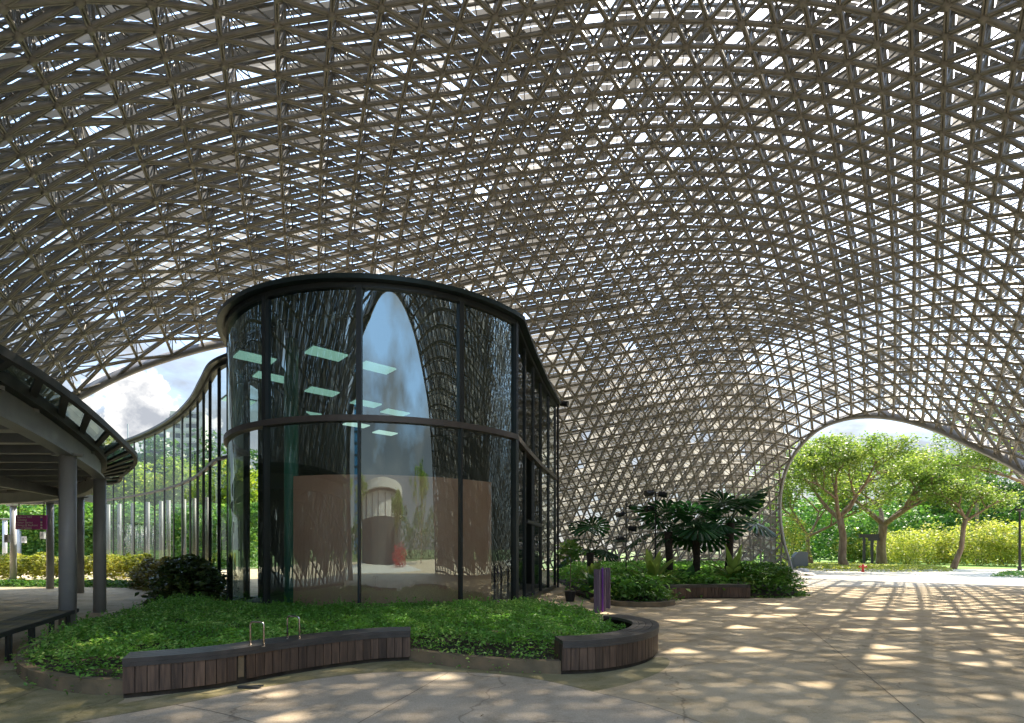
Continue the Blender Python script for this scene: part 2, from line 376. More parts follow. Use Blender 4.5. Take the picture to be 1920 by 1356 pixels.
def lattice_segments(U, V):
    S = []
    for di, dj in ((1, 0), (0, 1), (-1, 1)):
        i0 = slice(max(0, -di), U.shape[0]-max(0, di)); j0 = slice(0, U.shape[1]-dj)
        i1 = slice(max(0, di), U.shape[0]-max(0, -di)); j1 = slice(dj, U.shape[1])
        a = (U[i0, j0].ravel(), V[i0, j0].ravel()); b = (U[i1, j1].ravel(), V[i1, j1].ravel())
        near = np.hypot(*a) < 46; S.append(seg_clip(a[0][near], a[1][near], b[0][near], b[1][near]))
    return [np.concatenate([s[k] for s in S]) for k in range(4)]
def bars(A, B, Nn, w, h, ot=0.0, on=0.0, ends=False):
    d = B-A; ln = np.linalg.norm(d, axis=1); ok = ln > .03; A, B, Nn, d, ln = A[ok], B[ok], Nn[ok], d[ok], ln[ok]; d = d/ln[:, None]
    s = np.cross(d, Nn); s /= np.linalg.norm(s, axis=1, keepdims=True)+1e-9; n = np.cross(s, d)
    V = []
    for P in (A, B):
        for a, b in ((-1, -1), (1, -1), (1, 1), (-1, 1)): V.append(P+s*(ot+a*w/2)+n*(on+b*h/2))
    V = np.stack(V, 1); k = np.arange(len(A))[:, None, None]*8
    Q = [(0, 1, 5, 4), (1, 2, 6, 5), (2, 3, 7, 6), (3, 0, 4, 7)]+([(3, 2, 1, 0), (4, 5, 6, 7)] if ends else [])
    return V.reshape(-1, 3), (np.array(Q)[None]+k).reshape(-1, 4)
def merge(L_):
    V = []; F = []; n = 0
    for v, f in L_: V.append(v); F.append(f+n); n += len(v)
    return np.concatenate(V), np.concatenate(F)
DEPTH = 1.0
shell_root = empty('gridshell_roof', (CX, CY, 0), 'huge freeform double layer steel gridshell vaulting over the whole plaza with arched openings', 'roof')
ua, va, ub, vb = lattice_segments(U0, V0)
A = shellP(ua, va); B = shellP(ub, vb); Nm = shellN((ua+ub)/2, (va+vb)/2)
v_, f_ = merge([bars(A, B, Nm, .042, .10, .040), bars(A, B, Nm, .042, .10, -.040), bars(A, B, Nm, .04, .03, 0, .03)])
mesh_np('inner_lattice', v_, f_, M['steel'], shell_root)
# outer lattice
ua, va, ub, vb = lattice_segments(U1, V1)
A = shellP(ua, va)+shellN(ua, va)*DEPTH; B = shellP(ub, vb)+shellN(ub, vb)*DEPTH; Nm = shellN((ua+ub)/2, (va+vb)/2)
v_, f_ = bars(A, B, Nm, .06, .08); mesh_np('outer_lattice', v_, f_, M['steel'], shell_root)
# diagonal webs, three from each outer node
S = []
for o in ((0, 0), (1, 0), (0, 1)):
    sl = (slice(0, -1), slice(0, -1)); u0 = U0[o[0]:U0.shape[0]-1+o[0], o[1]:U0.shape[1]-1+o[1]].ravel(); v0 = V0[o[0]:U0.shape[0]-1+o[0], o[1]:U0.shape[1]-1+o[1]].ravel()
    u1 = U1[sl].ravel(); v1 = V1[sl].ravel(); near = np.hypot(u0, v0) < 46; u0, v0, u1, v1 = u0[near], v0[near], u1[near], v1[near]
    k = solid(u0, v0) & solid(u1, v1); S.append((u0[k], v0[k], u1[k], v1[k]))
u0, v0, u1, v1 = [np.concatenate([s[k] for s in S]) for k in range(4)]
A = shellP(u0, v0); B = shellP(u1, v1)+shellN(u1, v1)*DEPTH; Nm = shellN(u0, v0)
# each web forks into a thin pair near the inner node
mid = (A+B)/2; C3 = shellP(u0*.5+u1*.5, v0*.5+v1*.5)
n3 = len(u0)//3
W3 = [S[k] for k in range(3)]
sets = [set(zip(np.round(s[2], 3), np.round(s[3], 3))) for s in W3]; common = sets[0] & sets[1] & sets[2]
Q = []
for s in W3:
    kk = np.array([(a, b_) in common for a, b_ in zip(np.round(s[2], 3), np.round(s[3], 3))]); Q.append([x[kk] for x in s])
AA = []; BB = []
for a_, b_ in ((0, 1), (1, 2), (2, 0)):
    AA.append((shellP(Q[a_][0], Q[a_][1])+shellP(Q[b_][0], Q[b_][1]))/2); BB.append(shellP(Q[a_][2], Q[a_][3])+shellN(Q[a_][2], Q[a_][3])*DEPTH)
AA = np.concatenate(AA); BB = np.concatenate(BB)
v_, f_ = merge([bars(A, B, Nm, .04, .04), bars(AA, BB, np.tile([[.1, .2, .97]], (len(AA), 1)), .026, .026)]); mesh_np('web_bracing', v_, f_, M['web'], shell_root)
# node hubs
k = solid(U0, V0) & (np.hypot(U0, V0) < 46); u, v = U0[k], V0[k]; P = shellP(u, v); Nm = shellN(u, v)
v_, f_ = bars(P-Nm*.10, P+Nm*.10, np.tile(np.array([[.3, .9, .1]]), (len(u), 1)), .2, .2, ends=True)
mesh_np('node_hub', v_, f_, M['steel'], shell_root)
# edge beams
for E, nm in ((E1, 1), (E2, 2), (E3, 3)):
    P = np.array(E); fl = np.array([flat_of(p) for p in E]); Nn = shellN(fl[:, 0], fl[:, 1])
    T = np.gradient(P, axis=0); T /= np.linalg.norm(T, axis=1, keepdims=True)+1e-9
    for _ in range(3): Nn[1:-1] = (Nn[:-2]+Nn[1:-1]*2+Nn[2:])/4
    Nn -= T*(Nn*T).sum(1, keepdims=True); Nn /= np.linalg.norm(Nn, axis=1, keepdims=True); Bn = np.cross(T, Nn)
    V = np.stack([P-Nn*.2-Bn*.08, P-Nn*.2+Bn*.08, P+Nn*(.35 if nm == 1 else .8)+Bn*.08, P+Nn*(.35 if nm == 1 else .8)-Bn*.08], 1).reshape(-1, 3)
    F = [(4*i+a, 4*i+4+a, 4*i+4+(a+1) % 4, 4*i+(a+1) % 4) for i in range(len(P)-1) for a in range(4)]
    mesh_np('edge_beam', V, np.array(F), M['edge'], shell_root)
# sun-shade panels over the outer lattice, corner-cut so that every outer node leaves a gap
def panel_mat(name, col, tr):
    m = bpy.data.materials.new(name); m.use_nodes = True; nt = m.node_tree; N = nt.nodes; L = nt.links; N.clear()
    out = N.new('ShaderNodeOutputMaterial'); d = N.new('ShaderNodeBsdfDiffuse'); t = N.new('ShaderNodeBsdfTranslucent'); mx = N.new('ShaderNodeMixShader')
    g = N.new('ShaderNodeNewGeometry'); mr = N.new('ShaderNodeMapRange'); mr.inputs[3].default_value = tr*.5; mr.inputs[4].default_value = tr*1.6
    L.new(g.outputs['Random Per Island'], mr.inputs[0]); L.new(mr.outputs[0], mx.inputs[0])
    d.inputs[0].default_value = (*col, 1); t.inputs[0].default_value = (.70, .64, .54, 1)
    L.new(d.outputs[0], mx.inputs[1]); L.new(t.outputs[0], mx.inputs[2]); L.new(mx.outputs[0], out.inputs[0]); return m
M['panel_w'] = panel_mat('white sunshade fabric', (.44, .41, .36), .20)
M['panel_g'] = panel_mat('grey sunshade sheet', (.30, .285, .26), .07)
M['panel_shade'] = panel_mat('shade toned sunshade sheet', (.12, .125, .12), .02)  # dark colour paints in the shade on the sheets' undersides
def tri_panels(kind):
    n0, n1 = U1.shape
    if kind == 'up': idx = ((0, 0), (1, 0), (0, 1))
    else: idx = ((1, 1), (0, 1), (1, 0))
    C_ = [(U1[a:n0-1+a, b:n1-1+b].ravel(), V1[a:n0-1+a, b:n1-1+b].ravel()) for a, b in idx]
    ok = np.hypot(*C_[0]) < 46
    for u, v in C_: ok &= solid(u, v)
    return [(u[ok], v[ok]) for u, v in C_]
def openness(u, v, c):
    az = np.degrees(np.arctan2(c[:, 0]-CX, c[:, 1]-CY)); base = np.full(len(u), .015)
    base = np.where((c[:, 0] > 3) & (c[:, 0] < 22) & (c[:, 1] > 12) & (c[:, 1] < 27), .13, base)
    base = np.where((az > 40) & (az < 115) & (c[:, 2] < 17) & (c[:, 0] > 12) & (c[:, 2] < 15.5), .72, base)
    base = np.where((az > -25) & (az < 42) & (c[:, 2] < 14), .04, base)
    base = np.where((az > -25) & (az < 42) & (c[:, 2] < 6), .22, base)
    return base

def louvres():
    """each outer bay carries three slats parallel to one side; every slat is its own small sheet"""
    out = {'w': [], 'g': [], 'd': []}
    for kd in ('up', 'down'):
        T = tri_panels(kd); u = sum(t[0] for t in T)/3; v = sum(t[1] for t in T)/3
        N3 = [shellN(*t) for t in T]; P = [shellP(*t)+n*(DEPTH+.08) for t, n in zip(T, N3)]; c = sum(P)/3; Nn = sum(N3)/3
        keep = rng.random(len(u)) > openness(u, v, c); P = [p[keep] for p in P]; c = c[keep]; Nn = Nn[keep]; n_ = len(c)
        az = np.degrees(np.arctan2(c[:, 0]-CX, c[:, 1]-CY)); wall = (az > -25) & (az < 60) & (c[:, 2] < 15)
        pw = np.where(wall, .42, .22); pd = np.where(wall, .14, .42); base = rng.random(n_)  # away from the wall more slats get the painted shade tone
        sunny = (c[:, 0] > 2) & (c[:, 1] > 12) & (c[:, 1] < 32) & (c[:, 2] > 11)
        a, b, d = P
        for s0, s1 in ((.10, .40), (.42, .68), (.70, .985)):
            tw = (rng.random((n_, 1))*.06-.02)
            e = np.where(sunny, .07, .02)[:, None]
            l0 = a+(b-a)*s0; r0 = a+(d-a)*s0; l1 = a+(b-a)*s1; r1 = a+(d-a)*s1
            q = [l0+(r0-l0)*e, r0+(l0-r0)*e, r1+(l1-r1)*e+Nn*tw, l1+(r1-l1)*e+Nn*tw]
            rr = base*.7+rng.random(n_)*.3; lo, hi = .5-.5*(1-2*pd*0), None
            cls = np.where(rr < np.quantile(rr, .5)*0+pd*.95, 'd', np.where(rr > 1-pw*.95, 'w', 'g'))
            V = np.stack(q, 1)
            for k_ in 'wgd': out[k_].append(V[cls == k_])
    for k_, m_, nm in (('w', 'panel_w', 'white_sunshade'), ('g', 'panel_g', 'grey_sunshade'), ('d', 'panel_shade', 'shade_toned_sunshade')):
        V = np.concatenate(out[k_]); mesh_np(nm, V.reshape(-1, 3), np.arange(len(V)*4).reshape(-1, 4), M[m_], shell_root)
louvres()
# ---------------------------------------------------------------- ground
def paving_mat(name, a, b, stain, sc=.5):
    m = bpy.data.materials.new(name); m.use_nodes = True; nt = m.node_tree; N = nt.nodes; L = nt.links; B_ = N['Principled BSDF']; B_.inputs['Roughness'].default_value = .82
    tc = N.new('ShaderNodeTexCoord'); 
    def noise(s, d=8, r=.6):
        n = N.new('ShaderNodeTexNoise'); n.inputs['Scale'].default_value = s; n.inputs['Detail'].default_value = d; n.inputs['Roughness'].default_value = r; L.new(tc.outputs['Object'], n.inputs[0]); return n.outputs['Fac']
    def ramp(f, p0, c0, p1, c1):
        r = N.new('ShaderNodeValToRGB'); r.color_ramp.elements[0].position = p0; r.color_ramp.elements[1].position = p1; r.color_ramp.elements[0].color = (*c0, 1); r.color_ramp.elements[1].color = (*c1, 1); L.new(f, r.inputs[0]); return r.outputs[0]
    def mul(x, y, f=1.0):
        k = N.new('ShaderNodeMix'); k.data_type = 'RGBA'; k.blend_type = 'MULTIPLY'; k.inputs[0].default_value = f; L.new(x, k.inputs[6]); L.new(y, k.inputs[7]); return k.outputs[2]
    c = ramp(noise(sc, 10, .65), .3, a, .7, b)
    c = mul(c, ramp(noise(1.7, 12, .75), .36, stain, .52, (1, 1, 1)))          # stains
    c = mul(c, ramp(noise(70, 4, .7), .35, (.74, .72, .7), .6, (1, 1, 1)))       # aggregate
    vo = N.new('ShaderNodeTexVoronoi'); vo.feature = 'DISTANCE_TO_EDGE'; vo.inputs['Scale'].default_value = .33
    wp = N.new('ShaderNodeVectorMath'); wp.operation = 'ADD'; nn = N.new('ShaderNodeTexNoise'); nn.inputs['Scale'].default_value = 1.3; nn.inputs['Detail'].default_value = 6; L.new(tc.outputs['Object'], nn.inputs[0]); L.new(tc.outputs['Object'], wp.inputs[0]); L.new(nn.outputs['Color'], wp.inputs[1]); L.new(wp.outputs[0], vo.inputs['Vector'])
    c = mul(c, ramp(vo.outputs['Distance'], .0, (.45, .42, .38), .006, (1, 1, 1)), .8)   # hairline cracks
    L.new(c, B_.inputs['Base Color']); bp = N.new('ShaderNodeBump'); bp.inputs['Strength'].default_value = .3; bp.inputs['Distance'].default_value = .01; L.new(noise(45, 6), bp.inputs['Height']); L.new(bp.outputs[0], B_.inputs['Normal']); return m
M['paving'] = paving_mat('plaza concrete', (.54, .41, .245), (.72, .58, .38), (.70, .66, .56))
M['ground'] = mat('rough lawn', (.10, .15, .04), .95, 0, (.16, .2, .06), .4)
b = MB().add([(-1500, -1500, -.012), (1500, -1500, -.012), (1500, 1500, -.012), (-1500, 1500, -.012)], [(0, 1, 2, 3)]).build('ground', M['ground']); tag(b, kind='structure')
b = MB().add([(-45, -45, 0), (60, -45, 0), (60, 38, 0), (23, 43, 0), (0, 45, 0), (-45, 45, 0)], [(0, 1, 2, 3, 4, 5)]).build('plaza_floor', M['paving']); tag(b, kind='structure')
# ---------------------------------------------------------------- foliage helpers
def leaf_quads(P, size, up=.5, asp=.55, fold=.15, droop=None):
    """one folded lozenge per point"""
    P = np.asarray(P, float); n = len(P); size = np.asarray(size)*(.6+.8*rng.random(n))
    d = rng.normal(size=(n, 3)); d[:, 2] = d[:, 2]*(1-up)*.8+ (droop if droop is not None else 0); d /= np.linalg.norm(d, axis=1, keepdims=True)
    nn = rng.normal(size=(n, 3))*(1-up)+np.array([0, 0, 1])*up*1.6; s = np.cross(d, nn); s /= np.linalg.norm(s, axis=1, keepdims=True)+1e-9; u = np.cross(s, d)
    L = size[:, None]; V = np.stack([P-d*L*.5, P+s*L*asp*.5+u*L*fold, P+d*L*.5, P-s*L*asp*.5+u*L*fold], 1)
    return V.reshape(-1, 3), np.arange(n*4).reshape(-1, 4)
def pts_in_poly(poly, n):
    poly = np.array(poly, float); lo = poly.min(0); hi = poly.max(0); out = []; k = 0
    while k < n:
        q = lo+rng.random((n*2, 2))*(hi-lo); q = q[in_poly(q[:, 0], q[:, 1], poly)]; out.append(q); k += len(q)
    return np.concatenate(out)[:n]
def edge_dist(q, poly):
    poly = np.array(poly, float); d = np.full(len(q), 9e9)
    for i in range(len(poly)):
        a = poly[i]; b = poly[(i+1) % len(poly)]; ab = b-a; t = (((q-a)@ab)/(ab@ab+1e-9)).clip(0, 1); d = np.minimum(d, np.linalg.norm(q-a-t[:, None]*ab, axis=1))
    return d
def bumps(q, f=1.3, seed=0):
    x, y = q[:, 0], q[:, 1]; return (np.sin(x*f*2.1+seed)+np.sin(y*f*2.7+seed*2+x*f)+np.sin((x+y)*f*3.9+seed*3)*.6+np.sin((x-y*1.3)*f*6.1+seed)*.5)/3.1
def cover(name, poly, n, h, size, m, label, cat='ground cover', thick=.16, seed=0, spill=.12, f=1.3, top=0, kind='stuff', parent=None, sprig=0):
    q = pts_in_poly(poly, n); d = edge_dist(q, poly)
    H = h*(.55+.45*(d/.45).clip(0, 1))*(1+.22*bumps(q, f, seed)); z = H-rng.random(n)**1.5*(thick+(d < .35)*h*.8)
    q = q+rng.normal(size=q.shape)*spill*(d < .2)[:, None]
    P = np.column_stack([q, z.clip(.03)+top]); V, F = leaf_quads(P, size, .55)
    L_ = [(V, F)]
    if sprig:   # loose shoots standing up out of the mat
        qs = pts_in_poly(poly, sprig); ds = edge_dist(qs, poly); Hs = h*(.55+.45*(ds/.45).clip(0, 1))*(1+.22*bumps(qs, f, seed)); PP = []
        for (x, y), hh in zip(qs, Hs):
            ln = random.uniform(.06, .2); dx, dy = random.uniform(-.1, .1), random.uniform(-.1, .1)
            for t in np.linspace(0, 1, 9): PP.append((x+dx*t+random.uniform(-.012, .012), y+dy*t+random.uniform(-.012, .012), hh-.03+ln*t+top))
        L_.append(leaf_quads(np.array(PP), size*.85, .3))
    V, F = merge(L_); o = mesh_np(name, V, F, m, parent)
    if parent is None: tag(o, label, cat, kind=kind)
    return o
def bush_pts(c, r, n, seed=0):
    """points on and in a lumpy ellipsoid"""
    d = rng.normal(size=(n, 3)); d /= np.linalg.norm(d, axis=1, keepdims=True); rr = (rng.random(n)**.33)
    lump = 1+.22*np.sin(d[:, 0]*5+seed)*np.sin(d[:, 1]*4+seed*2)+.16*np.sin(d[:, 2]*7+d[:, 0]*6+seed)
    return np.array(c)+d*np.array(r)*(rr*lump)[:, None]
def bush(name, c, r, n, size, m, label, cat='shrub', group=None, seed=0):
    t = empty(name, (c[0], c[1], 0), label, cat, group); P = bush_pts((c[0], c[1], c[2]), r, n, seed); P = P[P[:, 2] > .02]
    V, F = leaf_quads(P, size, .3, .5); mesh_np('foliage', V, F, m, t)
    b = MB()
    for k in range(5):
        a = k*1.3+seed; b.tube([(c[0]+.1*math.cos(a), c[1]+.1*math.sin(a), 0), (c[0]+r[0]*.5*math.cos(a), c[1]+r[1]*.5*math.sin(a), c[2]+r[2]*.4)], [.03, .012], 5)
    b.build('stem', M['bark_dark'], t); return t
def tree(name, base, h, fork, spread, label, m, n_leaf=9000, leaf=.22, lean=(0, 0), trunk_r=.22, group=None, cat='tree', seed=1, levels=4, bark='bark', flat=.6, clump=.75, twist=.12):
    rs = random.Random(seed); t = empty(name, base, label, cat, group); b = MB(); tips = []
    B = Vector(base); F_ = B+Vector((lean[0], lean[1], fork))
    pts = [B+(F_-B)*s+Vector((math.sin(s*5+seed)*twist, math.cos(s*4+seed)*twist, 0))*math.sin(s*PI) for s in (0, .2, .4, .6, .8, 1)]
    b.tube(pts, [trunk_r*1.35, trunk_r, trunk_r*.92, trunk_r*.86, trunk_r*.82, trunk_r*.85], 9)
    def grow(p, d, ln, r, lv):
        q = p; P = [p]; dd = d.copy()
        for k in range(3):
            dd = (dd+Vector((rs.gauss(0, .13), rs.gauss(0, .13), rs.gauss(.03, .08)))).normalized(); q = q+dd*ln/3; P.append(q)
            if lv <= 2 and k: tips.append(q)
        b.tube(P, [r, r*.85, r*.7, r*.55], 6 if lv > 1 else 4, caps=False)
        if lv == 0: tips.append(q); tips.append(q); return
        for k in range(3 if lv > 1 else 3):
            a = 2*PI*(k+rs.random()*.7)/3; up = rs.uniform(-.35, .8)
            nd = (dd*.9+Vector((math.cos(a), math.sin(a), up*flat))*rs.uniform(.55, .95)).normalized(); grow(q if rs.random() > .3 else P[2], nd, ln*rs.uniform(.62, .85), r*.55, lv-1)
    n0 = 4
    tot = (h-fork)
    for k in range(n0):
        a = 2*PI*(k+.3*rs.random())/n0+seed; d = Vector((math.cos(a)*spread, math.sin(a)*spread, tot*rs.uniform(.35, .9))).normalized()
        grow(F_-Vector((0, 0, .1*k)), d, math.hypot(spread, tot)*.42, trunk_r*.62, levels-1)
    b.build('trunk', M[bark], t, smooth=True)
    T = np.array([tuple(q) for q in tips]); idx = rng.integers(0, len(T), n_leaf); P = T[idx]+rng.normal(size=(n_leaf, 3))*np.array([1, 1, .5])*clump*.5-np.array([0, 0, 1])*(rng.random((n_leaf, 1))**3)*clump*1.2
    V, F = leaf_quads(P, leaf, .45, .5); mesh_np('crown', V, F, m, t); return t

# ---------------------------------------------------------------- paving detail
M['paving_grey'] = paving_mat('smooth grey concrete', (.50, .40, .28), (.64, .53, .39), (.76, .73, .68), .9)
M['joint'] = mat('paving joint', (.14, .11, .07), .95)
M['path'] = mat('bright path', (.52, .47, .38), .85, 0, (.60, .55, .45), .6, .1)
M['grass'] = mat('mown lawn', (.13, .24, .03), .95, 0, (.2, .32, .05), 1.5)
M['moss'] = paving_mat('mossy concrete', (.26, .22, .09), (.44, .37, .21), (.6, .62, .4), 1.6)
def sheet(name, poly, z, m, kind='structure', label=None, cat=None):
    poly = [tuple(p)[:2] for p in poly]; o = MB().add([(x, y, z) for x, y in poly], [tuple(range(len(poly)))]).build(name, m)
    if kind: tag(o, kind=kind)
    return o
gpl = lambda pts: [(gp(x, y).x, gp(x, y).y) for x, y in pts]
slab = [(c[0], c[1]) for c in smooth_path(gpl([(-200, 1420), (60, 1370), (330, 1322), (520, 1285), (700, 1262), (890, 1262), (1010, 1275), (1130, 1302), (1240, 1330), (1420, 1400), (1560, 1500)]), 8)]
sheet('paved_slab', slab+[(1.5, 1.0), (-3, 1.0)], .004, M['paving_grey'])
sheet('mossy_strip', [(c[0], c[1]) for c in smooth_path(gpl([(-260, 1330), (-60, 1262), (80, 1262), (230, 1300), (240, 1318), (500, 1265), (760, 1236), (1060, 1256), (1240, 1232), (1235, 1262), (1080, 1300), (890, 1282), (700, 1275), (470, 1310), (240, 1350), (20, 1390), (-200, 1440)]), 5)], .002, M['moss'])
def strip(name, pts, w=.009, z=.006): 
    b = MB(); P = [Vector((p[0], p[1], z)) for p in pts]
    for a, c in zip(P[:-1], P[1:]):
        n = (c-a).cross(Vector((0, 0, 1))).normalized()*w/2; b.add([a-n, c-n, c+n, a+n], [(0, 1, 2, 3)])
    return b
b = strip('j', slab[8:])
for L_ in ([(0, 1322), (80, 1290), (-20, 1330)][:2], [(1480, 1150), (1620, 1262), (1900, 1500)], [(1100, 1104), (1500, 1124), (1930, 1150)], [(1230, 1180), (1920, 1290)], [(560, 1380), (420, 1340), (330, 1322)], [(840, 1262), (560, 1420)]):
    q = smooth_path(gpl(L_), 6) if len(L_) > 2 else gpl(L_)
    b2 = strip('j', q); b.add(b2.v, b2.f)
tag(b.build('paving_joints', M['joint']), kind='structure')
# sunny path beyond the right arch, lawn, bed
sheet('sunny_path', [(11, 23.5), (60, 23.5), (75, 40), (23.5, 46), (22.5, 40)], .004, M['path'])
sheet('lawn', [(30, 47), (60, 41), (120, 55), (120, 130), (20, 130), (22, 55)], .004, M['grass'])

# ---------------------------------------------------------------- planter island in front
arcb = lambda cx, cy, r, a0, a1, n: [(cx+r*math.sin(R(a0+(a1-a0)*k/n)), cy+r*math.cos(R(a0+(a1-a0)*k/n))) for k in range(n+1)]
b1 = [(c[0], c[1]) for c in smooth_path([(-4.28, 5.86), (-3.75, 6.12), (-3.36, 6.42), (-2.95, 6.95), (-2.35, 7.5), (-1.9, 7.78), (-1.5, 7.86)], 8)]
b2c = [(.66, 6.98), (1.15, 7.08), (1.65, 7.4), (2.05, 7.85), (2.3, 8.4), (2.38, 8.95), (2.22, 9.5), (1.95, 9.85)]
b2 = [(c[0], c[1]) for c in smooth_path(b2c, 8)]
kerbR = [(c[0], c[1]) for c in smooth_path([(-1.5, 7.95), (-1.0, 7.62), (-.44, 7.36), (.1, 7.16), (.7, 7.10)], 6)]
kerbL = [(c[0], c[1]) for c in smooth_path([(-8.0, 9.5), (-7.4, 8.2), (-6.75, 7.35), (-6.1, 6.75), (-5.45, 6.35), (-4.8, 6.12), (-4.2, 6.05)], 8)]
def offset(path, d):
    P = [Vector(p) for p in path]; o = []
    for i, p in enumerate(P):
        t = (P[min(i+1, len(P)-1)]-P[max(i-1, 0)]).normalized(); o.append((p.x-t.y*d, p.y+t.x*d))
    return o
island = kerbL[:-6]+[(-4.25, 6.15)]+offset(b1, .3)+kerbR[2:-2]+offset(b2, .3)+[(2.0, 10.8), (1.6, 12.2), (.6, 13.7), (-.5, 13.4), (-3.7, 12.5), (-7, 13.3), (-8.2, 14.6), (-9.5, 15.2), (-9.3, 13.4), (-8.3, 11.5)]
isl = empty('front_planter_soil', (-2, 9, 0), 'raised brown soil bed under the green ground cover before the glass tower', 'planting bed')
MB().prism(island, .0, .14).build('soil', M['soil'], isl)
for path, lab in ((kerbL, 'mossy low stone kerb curving round the bed, at the end of the long bench'), (kerbR, 'mossy low stone kerb between the long bench and the curved end bench')):
    o = MB().wall(path, 0, .17, .12).build('kerb', M['kerb']); tag(o, lab, 'kerb', 'kerbs of the front planter')
cover('ground_cover', island, 84000, .41, .052, M['leaf_cover'], 'dense small leaved green ground cover filling the planter before the glass tower', thick=.14, sprig=900, spill=.09, f=2.2)

def bench(name, path, label, planks=.15, width=.42, h=.45, gap_at=None, z0=.06, group=None, stops=()):
    """dark timber bench on a curved plan: vertical boards in front, flat boards on top"""
    c = path[len(path)//2]; t = empty(name, (c[0], c[1], 0), label, 'bench', group)
    P = [Vector(p) for p in path]; ln = [0]
    for a, q in zip(P[:-1], P[1:]): ln.append(ln[-1]+(q-a).length)
    def at(s):
        s = min(max(s, 0), ln[-1]); i = min(max(k for k in range(len(ln)) if ln[k] <= s+1e-9), len(P)-2); u = (s-ln[i])/(ln[i+1]-ln[i]); p = P[i].lerp(P[i+1], u); d = (P[i+1]-P[i]).normalized(); return p, d
    n = max(3, round(ln[-1]/planks)); st = ln[-1]/n; b = MB()
    for k in range(n):
        if gap_at is not None and k in gap_at: continue
        a, _ = at(k*st+.004); q, _ = at((k+1)*st-.004); d = (q-a).normalized(); nn = Vector((-d.y, d.x))*.022; jit = random.uniform(-.0015, .0015); a = a+nn*jit; q = q+nn*jit
        b.add([(a.x, a.y, z0), (q.x, q.y, z0), (q.x+nn.x, q.y+nn.y, z0), (a.x+nn.x, a.y+nn.y, z0)]+[(a.x, a.y, h-.05), (q.x, q.y, h-.05), (q.x+nn.x, q.y+nn.y, h-.05), (a.x+nn.x, a.y+nn.y, h-.05)],
              [(3, 2, 1, 0), (4, 5, 6, 7), (0, 1, 5, 4), (1, 2, 6, 5), (2, 3, 7, 6), (3, 0, 4, 7)])
    for s in (0, ln[-1]):        # end boards
        p, d = at(s); nn = Vector((-d.y, d.x)); sg = 1 if s == 0 else -1; q = p+nn*width
        b.bar((p.x+d.x*.012*sg, p.y+d.y*.012*sg, (z0+h-.05)/2), (q.x+d.x*.012*sg, q.y+d.y*.012*sg, (z0+h-.05)/2), .022, h-.05-z0)
    b.build('front_boards', M['wood_dark'], t)
    m_ = MB()   # long top boards, four across with thin slots
    W_ = width/4
    for j in range(4):
        o = offset(path, -.02+j*W_+W_/2); m_.wall(o, h-.048+.0007*j, h+.0007*j, W_-.006)
    m_.build('seat_boards', M['wood_top'], t)
    MB().wall(offset(path, .10), 0.0, h-.06, .12).build('shade_toned_inner_wall', M['soil'], t)  # dark soil tone stands in for shade in the gap below the bench
    if gap_at:
        p, d = at((gap_at[0]+.5)*st); nn = Vector((-d.y, d.x))*.03; MB().box((p.x+nn.x, p.y+nn.y, .24), (.07, .02, .30), math.atan2(d.y, d.x)).build('broken_mount', M['kerb'], t)
    nf = MB(); nf.wall(offset(path, -.006), h-.095, h-.05, .018); nf.build('top_rail', M['wood_top'], t)
    return t
bench('long_timber_bench', b1, 'long S curved dark timber bench with a missing board and two steel hoops on top', gap_at=(10,), planks=.115)
bench('curved_timber_bench', b2, 'dark timber bench curling round the rounded end of the front planter', planks=.115)
o = MB().bar((-3.25, 6.34, .02), (-2.98, 6.30, .02), .05, .02).bar((-3.2, 6.30, .025), (-2.95, 6.33, .032), .02, .02).build('loose_bracket', M['steel_dark']); tag(o, 'loose dark metal bracket lying on the paving under the gap in the long bench', 'bracket')
for (x, y, yt), lab in (((482, 1212, 1180), 'bent stainless steel hoop nearer the missing board of the long bench'), ((550, 1198, 1170), 'bent stainless steel hoop nearer the middle of the long bench')):
    p = gp(x, y, .45); d = Vector((.8, -.18, 0)).normalized() if x < 500 else Vector((.85, -.25, 0)).normalized(); w = .095; hh = .30
    t = empty('steel_hoop', p, lab, 'hoop', 'steel hoops on the long bench')
    A_ = p-d*w; B_ = p+d*w; r = .035
    pts = [A_, A_+Vector((0, 0, hh-r))]+[A_+d*(r-r*math.cos(a))+Vector((0, 0, hh-r+r*math.sin(a))) for a in (PI/6, PI/3, PI/2)]+[B_-d*(r-r*math.cos(a))+Vector((0, 0, hh-r+r*math.sin(a))) for a in (PI/2, PI/3, PI/6)]+[B_+Vector((0, 0, hh-r)), B_]
    MB().tube(pts, .0115, 10).build('hoop_tube', M['stainless'], t, smooth=True)
    for q in (A_, B_): MB().tube([q+Vector((0, 0, .001)), q+Vector((0, 0, .012))], .026, 14).build('base_flange', M['stainless'], t)

# fallen leaves and grit on the paving
q = np.column_stack([rng.uniform(-7, 16, 900), rng.uniform(2.5, 22, 900)]); q = q[~in_poly(q[:, 0], q[:, 1], np.array(island))]; q = q[(rng.random(len(q)) < .55)]
V, F = leaf_quads(np.column_stack([q, np.full(len(q), .012)]), .035, .93, .5, fold=.08)
tag(mesh_np('leaf_litter', V, F, mat('dry leaf', (.16, .09, .03), .8, 0, (.3, .2, .06), 3)), 'dry fallen leaves scattered over the plaza paving', 'leaf litter', kind='stuff')
